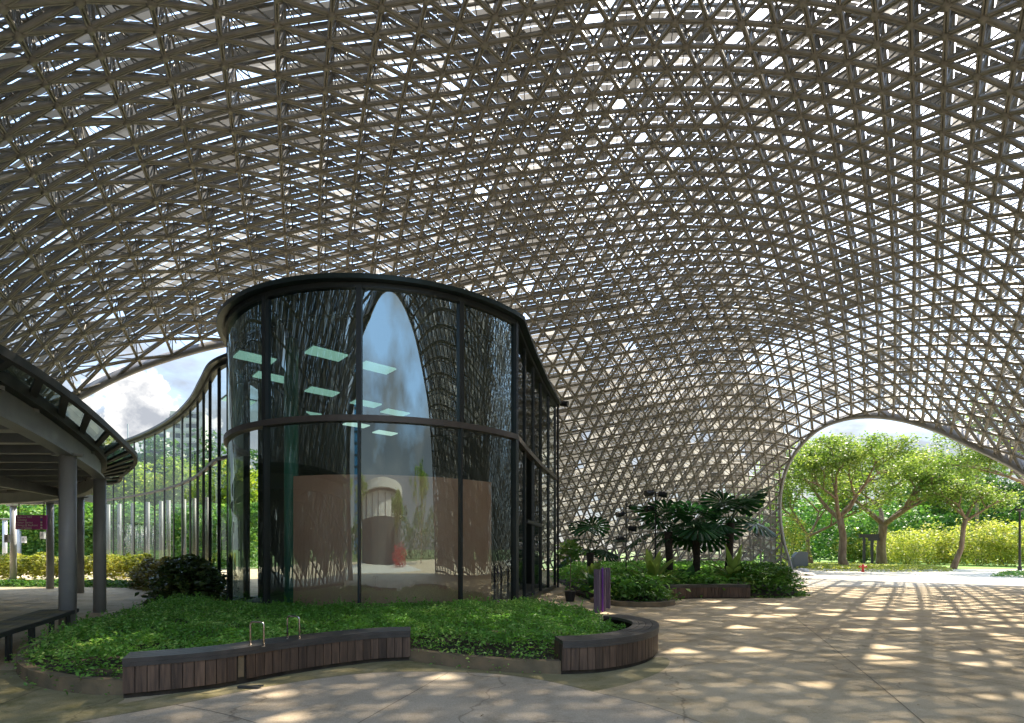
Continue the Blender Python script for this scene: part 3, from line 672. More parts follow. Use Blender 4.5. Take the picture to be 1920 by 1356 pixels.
# ---------------------------------------------------------------- glass pavilion
TC = Vector((-3.75, 16.8)); TR = 4.6; ZT = 7.7; ZM = 4.64
def arc_hit(xp):            # where the sight line through column xp meets the drum
    d = Vector(((xp-960)/FPX, 1)); d.normalize(); b_ = d.dot(TC); c_ = TC.length_squared-TR*TR; s = b_-math.sqrt(max(b_*b_-c_, 0)); return d*s
def ang(p): v = p-TC; return math.degrees(math.atan2(v.x, -v.y))       # 0 = towards the camera
a500, a674, a863 = [ang(arc_hit(x)) for x in (500, 674, 863)]; aR = ang(arc_hit(965)); aL = -90
def on_arc(a, r=TR): return (TC.x+r*math.sin(R(a)), TC.y-r*math.cos(R(a)))
corner = on_arc(aR)
side = [corner, (corner[0]+.35, 16.2), (1.05, 19.3), (1.8, 22.4)]
wing = [(c[0], c[1]) for c in smooth_path([(-26.5, 33.8), (-22, 30.5), (-18.9, 28.0), (-15.9, 25.2), (-13.2, 22.2), (-11.2, 19.6), (-9.9, 17.9), (-8.95, 17.1), on_arc(-90)], 8)]
pav = empty('glass_pavilion', (-3.75, 16.8, 0), 'two storey curved dark glass pavilion with rounded drum front and long sweeping wing', 'building')
arcpath = [on_arc(-90+(aR+90)*k/40) for k in range(41)]
full = wing[:-1]+arcpath+side[1:]
def pane(path, z0, z1, m, nm):
    n = len(path); V = [(x, y, z0) for x, y in path]+[(x, y, z1) for x, y in path]; F = [(i, i+1, n+i+1, n+i) for i in range(n-1)]
    return MB().add(V, F).build(nm, m, pav, smooth=True)
breaks = [-90, -72, a500, a674, a863, aR]
for a, c in zip(breaks[:-1], breaks[1:]):
    seg = [on_arc(a+(c-a)*k/10) for k in range(11)]
    pane(seg, ZM, ZT, M['glass'], 'upper_window'); pane(seg, .12, ZM, M['glass_low'], 'lower_window')
wl = [0]
for a, c in zip(wing[:-1], wing[1:]): wl.append(wl[-1]+math.dist(a, c))
def wat(s, P=wing, ln=None):
    ln = ln or wl; s = min(max(s, 0), ln[-1]); i = min(max(k for k in range(len(ln)) if ln[k] <= s+1e-9), len(P)-2); u = (s-ln[i])/(ln[i+1]-ln[i]); return (P[i][0]+(P[i+1][0]-P[i][0])*u, P[i][1]+(P[i+1][1]-P[i][1])*u)
nw = 15; posts = [wat(wl[-1]*k/nw) for k in range(nw)]
for k in range(nw):
    seg = [wat(wl[-1]*(k+j/5)/nw) for j in range(6)]
    pane(seg, ZM, ZT, M['glass_wing'], 'upper_window'); pane(seg, .12, ZM, M['glass_wing'], 'lower_window')
sl = [0]
for a, c in zip(side[:-1], side[1:]): sl.append(sl[-1]+math.dist(a, c))
for k in range(5):
    seg = [wat(sl[-1]*(k+j/2)/5, side, sl) for j in range(3)]
    pane(seg, ZM, ZT, M['glass_wing'], 'upper_window')
    if k not in (1,): pane(seg, .12, ZM, M['glass_wing'], 'lower_window')
# mullions
def mull(x, y, z0, z1, w, parent=pav, dpt=.16, nm='mullion'):
    v = Vector((x, y))-TC; MB().box((x, y, (z0+z1)/2), (w, dpt, z1-z0), math.atan2(v.y, v.x)+PI/2).build(nm, M['frame'], parent)
for a in breaks[1:]:
    x, y = on_arc(a, TR+.01); mull(x, y, ZM, ZT, .12 if a != aR else .10); mull(x, y, .1, ZM, .05 if a != aR else .13)
mull(*on_arc(-90, TR+.01), .1, ZT, .12)
for x, y in posts: mull(x, y, .1, ZT, .05, dpt=.10)
for k in range(1, 6):
    x, y = wat(sl[-1]*k/5, side, sl); mull(x, y, .1, ZT, .06, dpt=.10)
def rail(path, z, h, th, m, nm): MB().wall(path, z-h/2, z+h/2, th).build(nm, m, pav)
rail(wing[:-1], ZM, .10, .12, M['transom'], 'transom'); rail(full[len(wing)-1:], ZM, .14, .20, M['transom'], 'transom'); rail(full, .1, .12, .14, M['frame'], 'sill_rail')
rail(full, ZT-.02, .12, .16, M['frame'], 'head_rail')
rail(side[1:3], 2.5, .10, .12, M['frame'], 'door_rail')
# roof: overhanging coping, glass gutter below and the slab behind
ov = offset(full, -.30)
roofback = [(1.4, 25), (-2, 30), (-8, 34), (-16, 38), (-24, 40), (-30, 38)]
cop = MB().wall(offset(full, -.2), ZT+.03, ZT+.14, .14); cop.build('roof_coping', M['roofmetal'], pav)
MB().wall(offset(full, -.06), ZT+.06, ZT+.10, .2).build('gutter_soffit', M['frame'], pav)
for k in range(6, len(full), 6):   # coping joints
    x, y = offset(full, -.24)[k]; x0, y0 = offset(full, -.24)[k-1]; MB().bar((x0, y0, ZT+.15), (x, y, ZT+.15), .19, .22).build('coping_joint', M['frame'], pav) if 0 else None
roofback = [(1.4, 25), (-2, 26.5), (-6, 26), (-8.6, 22.5)]; dr = full[len(wing)-4:]; inner = offset(dr, .05)
MB().prism(inner+roofback, ZT+.10, ZT+.22).build('roof', M['roofmetal'], pav)
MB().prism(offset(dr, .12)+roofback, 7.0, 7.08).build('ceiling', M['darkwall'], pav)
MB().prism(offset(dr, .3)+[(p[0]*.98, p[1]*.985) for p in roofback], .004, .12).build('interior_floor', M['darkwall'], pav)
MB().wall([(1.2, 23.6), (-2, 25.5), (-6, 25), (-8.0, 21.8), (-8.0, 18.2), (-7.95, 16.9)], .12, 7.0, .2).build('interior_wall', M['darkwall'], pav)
# chest-high to head-high brown screen just inside the drum, and the round teal column
scr = [on_arc(a, TR-.45) for a in np.linspace(ang(arc_hit(524)), aR-6, 30)]
MB().wall(scr, .12, 3.42, .04).build('interior_screen', M['brown'], pav)
cpx = px(546, 900, 13.6); MB().tube([(cpx.x, cpx.y, .1), (cpx.x, cpx.y, 7.0)], .17, 20).build('interior_column', M['teal'], pav, smooth=True)
# lit ceiling panels seen through the upper glass
LP = [(612, 664), (706, 690), (478, 672), (510, 708), (604, 735), (686, 757), (741, 774), (448, 752), (575, 776), (668, 797), (722, 812)]
names = ['long lit ceiling panel, largest one behind the upper glass of the drum', 'lit ceiling panel just behind the tall middle mullion of the drum', 'lit ceiling panel highest beside the drum edge facing the wing', 'lit ceiling panel crossing the mullion nearest the wing', 'lit ceiling panel below the largest panel, nearer the wing', 'lit ceiling panel cut by the middle mullion above the transom', 'far lit ceiling panel closest above the transom, under the sky reflection', 'tiny far lit ceiling panel nearest the wing above the transom', 'tiny far lit ceiling panel resting just above the transom', 'thin lit strip just below the transom by the middle mullion', 'shorter thin lit strip below the transom in the sky reflection']
for (x, y), lab in zip(LP, names):
    z = 6.93; D = (z-CAMH)*FPX/(HY-y); p = px(x, y, D); t = empty('ceiling_light', p, lab, 'ceiling light', 'lit panels under the pavilion ceiling')
    MB().box((p.x, p.y, z), (.95, .6, .04), R(42)).build('diffuser', M['light'], t); MB().box((p.x, p.y, z+.04), (1.03, .68, .03), R(42)).build('frame', M['frame'], t)

# cable post with small spotlights by the far end of the roof
def spot_pole(x, y0, y1, D, lab, spots, rad=.035):
    p = px(x, y0, D); q = px(x, y1, D); t = empty('spotlight_pole', (p.x, p.y, 0), lab, 'light pole', 'thin black poles carrying spotlights')
    MB().tube([(p.x, p.y, 0), (q.x, q.y, q.z)], rad, 10).build('pole', M['black'], t)
    for (yy, dx) in spots:
        s = px(x, yy, D); f = MB(); f.tube([(s.x+dx*.12, s.y-.02, s.z), (s.x+dx*.42, s.y-.15, s.z-.06)], [.11, .13], 12); o = f.build('spotlight', M['black'], t)
        MB().bar((s.x, s.y, s.z), (s.x+dx*.14, s.y-.02, s.z), .04, .04).build('bracket', M['black'], t)
spot_pole(1046, 1060, 745, 23.0, 'tall thin black pole with spotlights close to the pavilion roof end', [(757, -1), (757, 1)], .05)
spot_pole(1229, 1045, 922, 21.0, 'thin black pole with spotlights rising among the fan palms', [(924, -1), (926, 1), (952, -1)], .03)
spot_pole(1174, 1050, 935, 23.0, 'thin black spotlight pole between the fan palms and the pavilion', [(950, 1), (963, -1), (990, 1), (1010, -1)], .025)

# ---------------------------------------------------------------- covered walkway
cw = empty('walkway_canopy', (-8.75, 10.5, 0), 'grey steel and glass walkway canopy on round posts beside the plaza', 'canopy')
edge = [(c[0], c[1]) for c in smooth_path([(-6.0, 5.0), (-6.35, 6.6), (-7.2, 8.75), (-8.95, 12.25), (-10.3, 14.6), (-12.7, 17.4), (-15.6, 20.2), (-23, 22.6)], 8)]
beamp = [(c[0], c[1]) for c in smooth_path([(-6.7, 5.0), (-6.98, 6.9), (-8.75, 10.5), (-10.9, 14.1), (-13.6, 17.2), (-16.6, 19.6), (-20, 21.3), (-24, 22.4)], 8)]
MB().wall(edge, 4.05, 4.17, .09).build('edge_rail', M['steel_dark'], cw)
MB().wall(beamp, 3.94, 4.12, .30).build('upper_rail', M['steel_dark'], cw)
MB().wall(beamp, 3.52, 3.93, .04).build('beam_web', M['canopy'], cw)
MB().wall(beamp, 3.48, 3.53, .24).build('beam_flange', M['canopy'], cw)
n = len(edge)
for k in range(0, n-1, 3):
    a = edge[k]; c = beamp[k]; MB().bar((a[0], a[1], 4.08), (c[0], c[1], 4.06), .10, .07).build('cross_arm', M['steel_dark'], cw)
    seg_e = edge[k:k+4]; seg_b = beamp[k:k+4]; m_ = len(seg_e)
    if m_ > 1: MB().add([(x, y, 4.13) for x, y in seg_e]+[(x, y, 4.13) for x, y in seg_b], [(i, i+1, m_+i+1, m_+i) for i in range(m_-1)]).build('glass_panel', M['glass_canopy'], cw)
back = [(-30, 5), (-30, 24)]
roofp = beamp+[(-30, 23), (-30, 5)]
MB().prism(roofp, 4.14, 4.19).build('roof_deck', mat('frosted roof sheet', (.22, .24, .23), .35, 0), cw)
for k, y in enumerate(np.arange(6.2, 23, 1.25)):
    i = min(range(len(beamp)), key=lambda j: abs(beamp[j][1]-y)); x0 = beamp[i][0]; MB().bar((x0, y, 3.98), (-30, y, 3.98), .09, .2).build('purlin', M['canopy'], cw)
MB().bar((-19.2, 22.9, 3.75), (-30, 22.9, 3.75), .2, .34).build('end_beam', M['post_light'], cw)
MB().bar((-12.6, 5, 3.72), (-17.5, 22.9, 3.72), .14, .30).build('spine_beam', M['canopy'], cw)
P_ = [(127, 1187, .14, 'near thick grey post of the walkway canopy, closest to the planter', 'post', 3.5), (187, 1148, .14, 'dark round canopy post just behind the nearest thick one', 'post', 3.5), (150, 1112, .13, 'slim dark post between the two thick canopy posts', 'post', 3.6),
      (94, 1104, .13, 'round grey canopy post carrying the purple direction sign', 'post', 3.6), (25, 1099, .12, 'light grey canopy post on the far side of the purple sign', 'post_light', 3.6), (9, 1078, .12, 'slender light canopy post near the photo edge beyond the bench', 'post_light', 3.6), (36, 1068, .14, 'pale far post behind the purple sign with white fitting', 'post_light', 3.6)]
for x, y, r, lab, m, zt in P_:
    p = gp(x, y); t = empty('canopy_post', p, lab, 'post', 'round posts under the walkway canopy'); MB().tube([(p.x, p.y, 0), (p.x, p.y, zt)], r, 24).build('shaft', M[m], t, smooth=True)
    MB().box((p.x, p.y, zt+.01), (.42, .36, .05), R(-25)).build('cap_plate', M['canopy'], t)
p = gp(94, 1104)
sg = empty('direction_sign', (p.x-.75, p.y-.2, 2.4), 'purple hanging direction sign with white lettering under the canopy', 'sign')
zc = CAMH+(HY-980)/FPX*p.y; D = p.y-.2; sx0, sx1 = (30-960)/FPX*D, (88-960)/FPX*D; sw = sx1-sx0; sh = 26/FPX*D*1.02
MB().box(((sx0+sx1)/2, D, zc), (sw, .06, sh)).build('sign_board', M['purple'], sg)
for xx in (sx0+.12, sx1-.12): MB().bar((xx, D, zc+sh/2), (xx, D, 3.9), .025, .025, (0, 1, 0)).build('hanger', M['black'], sg)
def text(s, loc, size, m, parent, rot=(90, 0, 0), align='LEFT', ext=.002, nm='lettering'):
    cu = bpy.data.curves.new(nm, 'FONT'); cu.body = s; cu.size = size; cu.extrude = ext; cu.align_x = align
    o = bpy.data.objects.new(nm, cu); o.location = loc; o.rotation_euler = [R(a) for a in rot]; 
    COL.objects.link(o); bpy.context.view_layer.update(); me = bpy.data.meshes.new_from_object(o.evaluated_get(bpy.context.evaluated_depsgraph_get())); lo, ro = o.location.copy(), o.rotation_euler.copy()
    bpy.data.objects.remove(o); me.materials.clear(); me.materials.append(m); o = bpy.data.objects.new(nm, me); o.location = lo; o.rotation_euler = ro; COL.objects.link(o); place(o, parent); return o
for k, s in enumerate(['Bayfront MRT', 'Ticketing', 'Visitor Service', 'Dining @ Bayfront', 'Floral Fantasy']):
    text(s, (sx0+.05, D-.034, zc+sh/2-.115-k*.112), .115, M['white'], sg)
    MB().box((sx1-.2, D-.034, zc+sh/2-.075-k*.112), (.07, .01, .07)).build('pictogram', M['blue' if k == 1 else 'white'], sg)
for x, y, D_, lab in ((14, 1010, 21.5, 'white box fixed to the slender post near the photo edge'), (80, 1004, 24.4, 'white box fixed beside the canopy post under the purple sign'), (45, 1012, 26, 'small white box on the far pale post')):
    q = px(x, y, D_); t = empty('meter_box', q, lab, 'box', 'white boxes on the canopy posts'); MB().box(tuple(q), (.16, .12, .32)).build('casing', M['white'], t); MB().box((q.x, q.y-.065, q.z+.02), (.10, .01, .14)).build('cover', M['post_light'], t)
# low slatted bench rail at the edge of the walkway
rp = [(c[0], c[1]) for c in smooth_path([(-6.2, 5.6), (-6.75, 6.6), (-7.32, 7.65), (-7.95, 9.1), (-8.75, 10.75)], 8)]
rb = empty('slatted_perch_bench', (-7.3, 7.6, 0), 'low curved slatted perch bench on a black steel frame beside the walkway', 'bench')
M['worn'] = mat('worn grey board', (.13, .125, .10), .8, 0, (.24, .2, .10), 3, .2)
for j in range(4): MB().wall(offset(rp, .07+j*.15), .43, .46, .135).build('seat_slat', M['worn'], rb)
MB().wall(rp, .385, .455, .035).build('front_rail', M['steel_dark'], rb)
for k in range(1, len(rp), 4):
    a = rp[k]; d = offset(rp, .55)[k]; dd = (Vector(rp[min(k+1, len(rp)-1)])-Vector(rp[k-1])).normalized()
    for q in (a, d): MB().bar((q[0], q[1], 0), (q[0], q[1], .40), .035, .035, (1, 0, 0)).build('leg', M['steel_dark'], rb)
    MB().bar((a[0]+dd.x*.12, a[1]+dd.y*.12, 0), (a[0]+dd.x*.12, a[1]+dd.y*.12, .40), .03, .03, (1, 0, 0)).build('leg', M['steel_dark'], rb)

# pale columns standing behind the wing's lower glass
for k, x in enumerate((203, 224, 249, 277, 302, 316, 345, 364, 388)):
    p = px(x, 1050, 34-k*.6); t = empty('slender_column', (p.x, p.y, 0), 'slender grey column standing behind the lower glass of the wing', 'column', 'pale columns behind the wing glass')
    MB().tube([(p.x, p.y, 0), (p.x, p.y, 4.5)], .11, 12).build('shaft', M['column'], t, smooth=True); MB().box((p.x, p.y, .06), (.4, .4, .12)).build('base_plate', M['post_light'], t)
# ---------------------------------------------------------------- second island, beside the shell's foot
def leafy_rosette(name, c, n, ln, wd, m, label, cat, upang=(35, 80), group=None, seg=6, z0=.05, arch=.6):
    t = empty(name, (c[0], c[1], 0), label, cat, group)
    for k in range(n):
        a = 2*PI*k/n+random.uniform(-.2, .2); e = R(random.uniform(*upang)); L_ = ln*random.uniform(.75, 1.1); V = []; p = Vector((c[0], c[1], c[2] if len(c) > 2 else z0)); d = Vector((math.cos(a)*math.cos(e), math.sin(a)*math.cos(e), math.sin(e))); s = Vector((-math.sin(a), math.cos(a), 0))
        for j in range(seg+1):
            u = j/seg; w = wd*math.sin(PI*min(.97, .12+u*.86))*.5+.01; V += [p-s*w+Vector((0, 0, w*.35)), p, p+s*w+Vector((0, 0, w*.35))]
            p = p+d*L_/seg; d = (d+Vector((0, 0, -arch/seg))).normalized()
        F = [(3*j+a_, 3*j+a_+1, 3*j+a_+4, 3*j+a_+3) for j in range(seg) for a_ in (0, 1)]
        MB().add(V, F).build('frond', m, t, smooth=True)
    return t
def fan_palm(base, h, label, seed, nl=9, rad=1.05, lean=(0, 0)):
    rs = random.Random(seed); t = empty('fan_palm', base, label, 'palm', 'dark fan palms beside the shell wall'); B = Vector(base); T = B+Vector((lean[0], lean[1], h))
    MB().tube([B, B.lerp(T, .5)+Vector((.05, 0, 0)), T], [.17, .14, .16], 10).build('trunk', M['bark_dark'], t, smooth=True)
    for k in range(nl):
        a = 2*PI*k/nl+rs.uniform(-.25, .25); e = R(rs.uniform(-15, 62)); L_ = rs.uniform(.75, 1.25); d = Vector((math.cos(a)*math.cos(e), math.sin(a)*math.cos(e), math.sin(e))); c = T+d*L_
        b = MB(); b.tube([T, T+d*L_*.5+Vector((0, 0, .05)), c], [.022, .018, .014], 5)
        st = b.build('leaf_stalk', M['leaf_palm'], t)
        # pleated fan: wedge blades radiating round the stalk end
        ax = (d+Vector((0, 0, -.45))).normalized(); s = ax.cross(Vector((0, 0, 1))).normalized(); u = s.cross(ax).normalized(); f = MB(); R_ = rad*rs.uniform(.7, 1.0); nb = 15; sp = R(rs.uniform(230, 290))
        ax2 = (ax*.8+u*.35).normalized()
        for j in range(nb):
            th = -sp/2+sp*(j+.5)/nb; w = sp/nb*.40
            def q(t_, r_): return c+(ax*math.cos(t_)+s*math.sin(t_))*r_*R_+u*(r_*r_*-.22*R_+(.04 if abs(t_-th) < 1e-6 else 0)*r_)
            f.add([c, q(th-w, .62), q(th-w*.8, .97), q(th, 1.03), q(th+w*.8, .97), q(th+w, .62), q(th, .6)], [(0, 1, 6), (1, 2, 3, 6), (6, 3, 4, 5), (0, 6, 5)])
        fo = f.build('fan_leaf', M['leaf_palm'], st); fo.matrix_parent_inverse.identity(); fo.parent = st; 
    return t
isl2 = [(c[0], c[1]) for c in smooth_path([(2.7, 16.0), (3.6, 15.4), (4.7, 15.9), (5.3, 17.6), (7.9, 18.1), (9.2, 18.2), (10.1, 18.9), (10.9, 20.6), (12.5, 25), (15, 33), (18, 39.5), (8, 39.5), (3.5, 36), (2.3, 30), (2.4, 24), (2.3, 19)], 5)]
t = empty('side_planter_soil', (6, 20, 0), 'soil bed of the palm planting along the foot of the gridshell', 'planting bed'); MB().prism(isl2, 0, .12).build('soil', M['soil'], t)
o = MB().wall([(c[0], c[1]) for c in smooth_path([(2.5, 16.6), (3.1, 15.5), (4.0, 15.2), (4.7, 15.7), (5.1, 17.0)], 6)], 0, .14, .14).build('kerb', M['kerb']); tag(o, 'pale low kerb in front of the palm bed behind the purple board', 'kerb')
b3 = [(c[0], c[1]) for c in smooth_path([(5.0, 17.3), (5.8, 17.75), (6.9, 17.95), (8.0, 17.9)], 6)]
bench('low_timber_bench', b3, 'low dark timber bench set into the palm bed near the right arch', planks=.13, z0=.03, h=.46)
M['leaf_mid'] = leaf_mat('mid green leaf', (.05, .13, .025), (.13, .26, .05), (.26, .36, .08), trans=.35)
cover('shrub_mass', [(2.9, 15.9), (3.7, 15.5), (4.7, 15.8), (5.4, 18.1), (8.0, 18.4), (8.0, 19.8), (5.5, 19.8), (3.6, 18.6), (2.7, 17)], 9000, .55, .13, M['leaf_mid'], 'low ferny green shrubs along the front of the palm bed', 'shrubs', thick=.3, seed=2)
cover('clipped_shrubs', [(8.0, 18.1), (9.3, 18.0), (10.3, 18.8), (10.9, 20.4), (11.5, 23), (8.8, 23), (7.8, 20)], 9000, .95, .13, M['leaf_mid'], 'bright green rounded shrub mass at the arch end of the palm bed', 'shrubs', thick=.45, seed=5)
cover('bed_undergrowth', isl2, 15000, .75, .2, M['leaf_cover'], 'mixed leafy undergrowth filling the palm bed', 'undergrowth', thick=.5, seed=9)
fan_palm((6.3, 21.5, 0), 2.35, 'dark fan palm nearest the thin spotlight pole', 3)
fan_palm((7.5, 21.8, 0), 2.5, 'middle dark fan palm, its trunk between the two fern clumps', 5, nl=10)
fan_palm((8.9, 22.2, 0), 2.75, 'dark fan palm closest to the right arch with the widest crown', 8, nl=11, rad=1.2, lean=(.2, 0))
fan_palm((3.35, 23.0, 0), 1.5, 'small shaded fan palm between the pavilion door and the spotlight pole', 11, nl=9, rad=.75)
for (x, y, zz), s, lab in (((5.05, 19.2, .35), 1.35, 'large pale green nest fern behind the purple board'), ((8.3, 19.9, .4), 1.4, 'large pale green nest fern just above the low timber bench'), ((3.0, 19.5, .3), .9, 'small nest fern in the bed near the pavilion door')):
    leafy_rosette('nest_fern', (x, y, zz), 22, s, .26, M['leaf_fern'], lab, 'fern', (28, 80), 'nest ferns in the palm bed')
M['leaf_big'] = leaf_mat('broad leaf', (.035, .1, .03), (.07, .18, .05), (.16, .28, .10), trans=.3)
for (x, y), s, lab in (((2.75, 17.8), .7, 'broad leaved dark plant left of the potted sapling'), ((3.55, 17.2), .65, 'broad leaved pale plant right behind the purple board'), ((4.2, 18.0), .75, 'broad leaved plant between the purple board and the big fern'), ((6.6, 20.0), .8, 'broad leaved plant under the middle fan palm')):
    leafy_rosette('broad_leaf_plant', (x, y, .3), 16, s, .34, M['leaf_big'], lab, 'plant', (10, 75), 'broad leaved plants in the palm bed', arch=.9)
# potted sapling by the door
q = gp(1069, 1128); t = empty('potted_sapling', q, 'slim sapling in a black plastic pot beside the pavilion door', 'potted plant')
MB().tube([q, q+Vector((0, 0, .33))], [.13, .18], 14).build('pot', M['black'], t); MB().tube([q+Vector((0, 0, .3)), q+Vector((.02, 0, 1.5))], [.015, .01], 6).build('stem', M['bark'], t)
V, F = leaf_quads(bush_pts((q.x, q.y, 1.6), (.42, .42, .35), 260, 3), .16, .4); mesh_np('foliage', V, F, M['leaf_mid'], t)
# purple boards
M['board'] = mat('purple stained board', (.13, .085, .12), .6, 0, (.21, .15, .19), 4, .1, stretch=(8, 8, .4))
q = gp(1128, 1150); t = empty('purple_board_sign', q, 'pair of upright purple boards standing on the paving at the path end', 'sign board')
for k, (x, yb, yt, D_) in enumerate(((1123, 1150, 1072, 13.6), (1134, 1146, 1070, 14.1), (1143, 1140, 1070, 14.7))):
    a = px(x-5, yb, D_); MB().box((a.x+.02, D_, .58), (.15 if k else .16, .05, 1.12), R(-38)).build('board', M['board'], t)
MB().box((gp(1131, 1150).x, 13.85, .6), (.03, .04, 1.16), R(-38)).build('joint_strip', mat('violet strip', (.16, .03, .3), .5), t)

# ---------------------------------------------------------------- hedges at the left
cover('dark_hedge', [(-10.6, 15.6), (-9.6, 14.6), (-8.7, 14.6), (-8.3, 15.4), (-9.0, 17.0), (-11.2, 19.2), (-12.6, 19.4), (-11.6, 17.4)], 9000, 1.25, .17, M['leaf_dark'], 'dark glossy leaved hedge against the wing beside the tower', 'hedge', thick=.9, seed=4, kind='thing')
cover('dry_hedge', [(-13.4, 20.3), (-12, 18.8), (-11.2, 18.6), (-12.4, 20.9), (-15, 23.6), (-17.5, 24.6), (-16, 22.5)], 8000, 1.15, .17, leaf_mat('mixed croton leaf', (.07, .06, .02), (.28, .26, .07), (.45, .36, .14), trans=.3), 'mottled brown and yellow hedge between the dark hedge and the posts', 'hedge', thick=.8, seed=7, kind='thing')
cover('yellow_hedge', [(-24, 24.5), (-21, 24.2), (-17, 24.6), (-15.6, 24), (-17.6, 26.6), (-22, 27.6), (-30, 28), (-30, 25.5)], 14000, 1.25, .19, M['leaf_yellow'], 'bright yellow croton hedge running along the sunny walkway edge', 'hedge', thick=.8, seed=12, kind='thing')
cover('grass_edge', [(-24, 23.3), (-19, 23.2), (-15.4, 22.6), (-15.4, 23.6), (-19, 24.4), (-24, 24.5)], 5000, .28, .12, M['leaf_mid'], 'bright green grassy edging below the yellow hedge', 'edging plants', thick=.2)
# ---------------------------------------------------------------- beyond the right arch
def T(x, D): return ((x-960)/FPX*D, D, 0)
tree('spreading_tree', T(1520, 50), 9.5, 3.0, 4.5, 'shaded spreading tree half hidden by the left leg of the right arch', M['leaf_tree'], 8000, .26, seed=2, group='trees beyond the right arch', lean=(-.3, 0))
tree('spreading_tree', T(1583, 45), 11.0, 4.4, 4.2, 'tall pale trunked tree forking high, left of the red hydrant', M['leaf_tree'], 16000, .24, seed=5, group='trees beyond the right arch', lean=(-.4, 0), trunk_r=.32, twist=.22)
tree('spreading_tree', T(1652, 50), 10.5, 4.0, 4.6, 'stout forked tree with brown bark, right of the red hydrant', M['leaf_tree'], 15000, .25, seed=9, group='trees beyond the right arch', trunk_r=.42, lean=(.2, 0))
tree('spreading_tree', T(1787, 44), 7.4, 4.3, 2.2, 'slim leaning tree with a small flat crown on the lawn', M['leaf_tree'], 3200, .22, seed=13, group='trees beyond the right arch', trunk_r=.2, lean=(1.1, 0), flat=.2, levels=3, twist=.25)
tree('spreading_tree', T(1950, 38), 10.5, 5.6, 5.2, 'tall tree whose branches reach in from the right photo edge', M['leaf_tree'], 16000, .22, seed=19, group='trees beyond the right arch', trunk_r=.28)
# feather palm showing over the trees
def feather_palm(base, h, label, seed=1, nl=14, ln=3.0):
    rs = random.Random(seed); t = empty('feather_palm', base, label, 'palm'); Tt = Vector(base)+Vector((0, 0, h)); MB().tube([base, Tt], [.22, .14], 8).build('trunk', M['bark'], t)
    PP = []; b = MB(); V = []; F = []
    for k in range(nl):
        a = 2*PI*k/nl+rs.random()*.3; e = R(rs.uniform(20, 65)); d = Vector((math.cos(a)*math.cos(e), math.sin(a)*math.cos(e), math.sin(e))); p = Tt; P = [p]
        for j in range(10):
            p = p+d*ln/10; d = (d+Vector((0, 0, -.13))).normalized(); P.append(p)
            s = d.cross(Vector((0, 0, 1))).normalized()
            for sg in (-1, 1):
                for q in (0, .5):
                    o = P[-2].lerp(p, q); tip = o+s*sg*.55*math.sin(PI*(j+1+q)/12)+Vector((0, 0, -.28))+d*.12; n_ = len(V); V += [o, o+d*.06, tip]; F.append((n_, n_+1, n_+2))
        b.tube(P, .02, 4)
    b.build('frond_stem', M['leaf_tree'], t); MB().add(V, F).build('fronds', M['leaf_tree'], t); return t
feather_palm(T(1832, 62), 10.6, 'feathery palm rising above the trees under the right arch', 4, ln=3.4)
# flowering hedge of big shrubs
hz = [(1700, 56, 2.6, 2.3), (1742, 58, 2.8, 2.7), (1790, 57, 2.6, 2.4), (1838, 54, 3.0, 3.0), (1885, 52, 2.8, 2.9), (1930, 50, 2.8, 2.7), (1660, 62, 2.6, 2.3), (1600, 66, 2.6, 2.2)]
lab = ['yellow leaved bush right of the stout tree', 'yellow bush with orange flowers between the stout tree and the slim tree', 'yellow bush directly behind the slim leaning tree', 'tallest yellow bush right of the slim leaning tree', 'yellow bush left of the black lamp post', 'yellow bush right of the black lamp post at the photo edge', 'yellow bush behind the stout tree trunk', 'low yellow bush seen between the two big trunks']
M['leaf_bush'] = leaf_mat('golden shrub leaf', (.16, .22, .03), (.38, .40, .08), (.58, .52, .18), trans=.45)
for k, ((x, D, r, h), l) in enumerate(zip(hz, lab)):
    p = T(x, D); bush('golden_bush', (p[0], p[1], h*.75), (r, r*.8, h*.85), 3200, .24, M['leaf_bush'], l, 'bush', 'golden bushes across the lawn', seed=k)
p = T(1482, 45.5); bush('golden_bush', (p[0], p[1], 2.2), (1.5, 1.5, 2.4), 1800, .2, M['leaf_bush'], 'pale yellow bush right behind the left leg of the right arch', 'bush', 'golden bushes across the lawn', seed=31)
def belt(name, x0, x1, D, h, n, size, m, label, seed=0, dep=6):
    xs = np.linspace(x0, x1, 60); P = []
    k = rng.integers(0, 60, n); X = (xs[k]-960)/FPX*D+rng.normal(size=n)*D*.012; top = h*(1+.18*np.sin(k*.55+seed)+.12*np.sin(k*1.7+seed*2)+.06*np.sin(k*4.1)); z = top*(1-rng.random(n)**1.8*.98); y = D+rng.random(n)*dep+np.sin(z*1.3+k)*.8
    V, F = leaf_quads(np.column_stack([X, y, z]), size, .35, .6); return tag(mesh_np(name, V, F, m), label, 'wood', kind='stuff')
belt('distant_wood', 1440, 2150, 85, 9.5, 26000, .75, M['leaf_far'], 'far green wood closing the view beyond the right arch', 1)
belt('hedge_wood', 1440, 2200, 64, 6.2, 24000, .42, M['leaf_mid'] if 'leaf_mid' in M else M['leaf_far'], 'green thicket behind the golden bushes', 3)
tree('dark_tree', T(1790, 72), 12.0, 4, 4, 'dark round crowned tree standing far behind the slim tree', M['leaf_far'], 7000, .4, seed=21, bark='bark_dark')
tree('dark_tree', T(1850, 66), 11.0, 4, 5, 'dark tree rising behind the black lamp post', M['leaf_far'], 8000, .36, seed=23, bark='bark_dark')
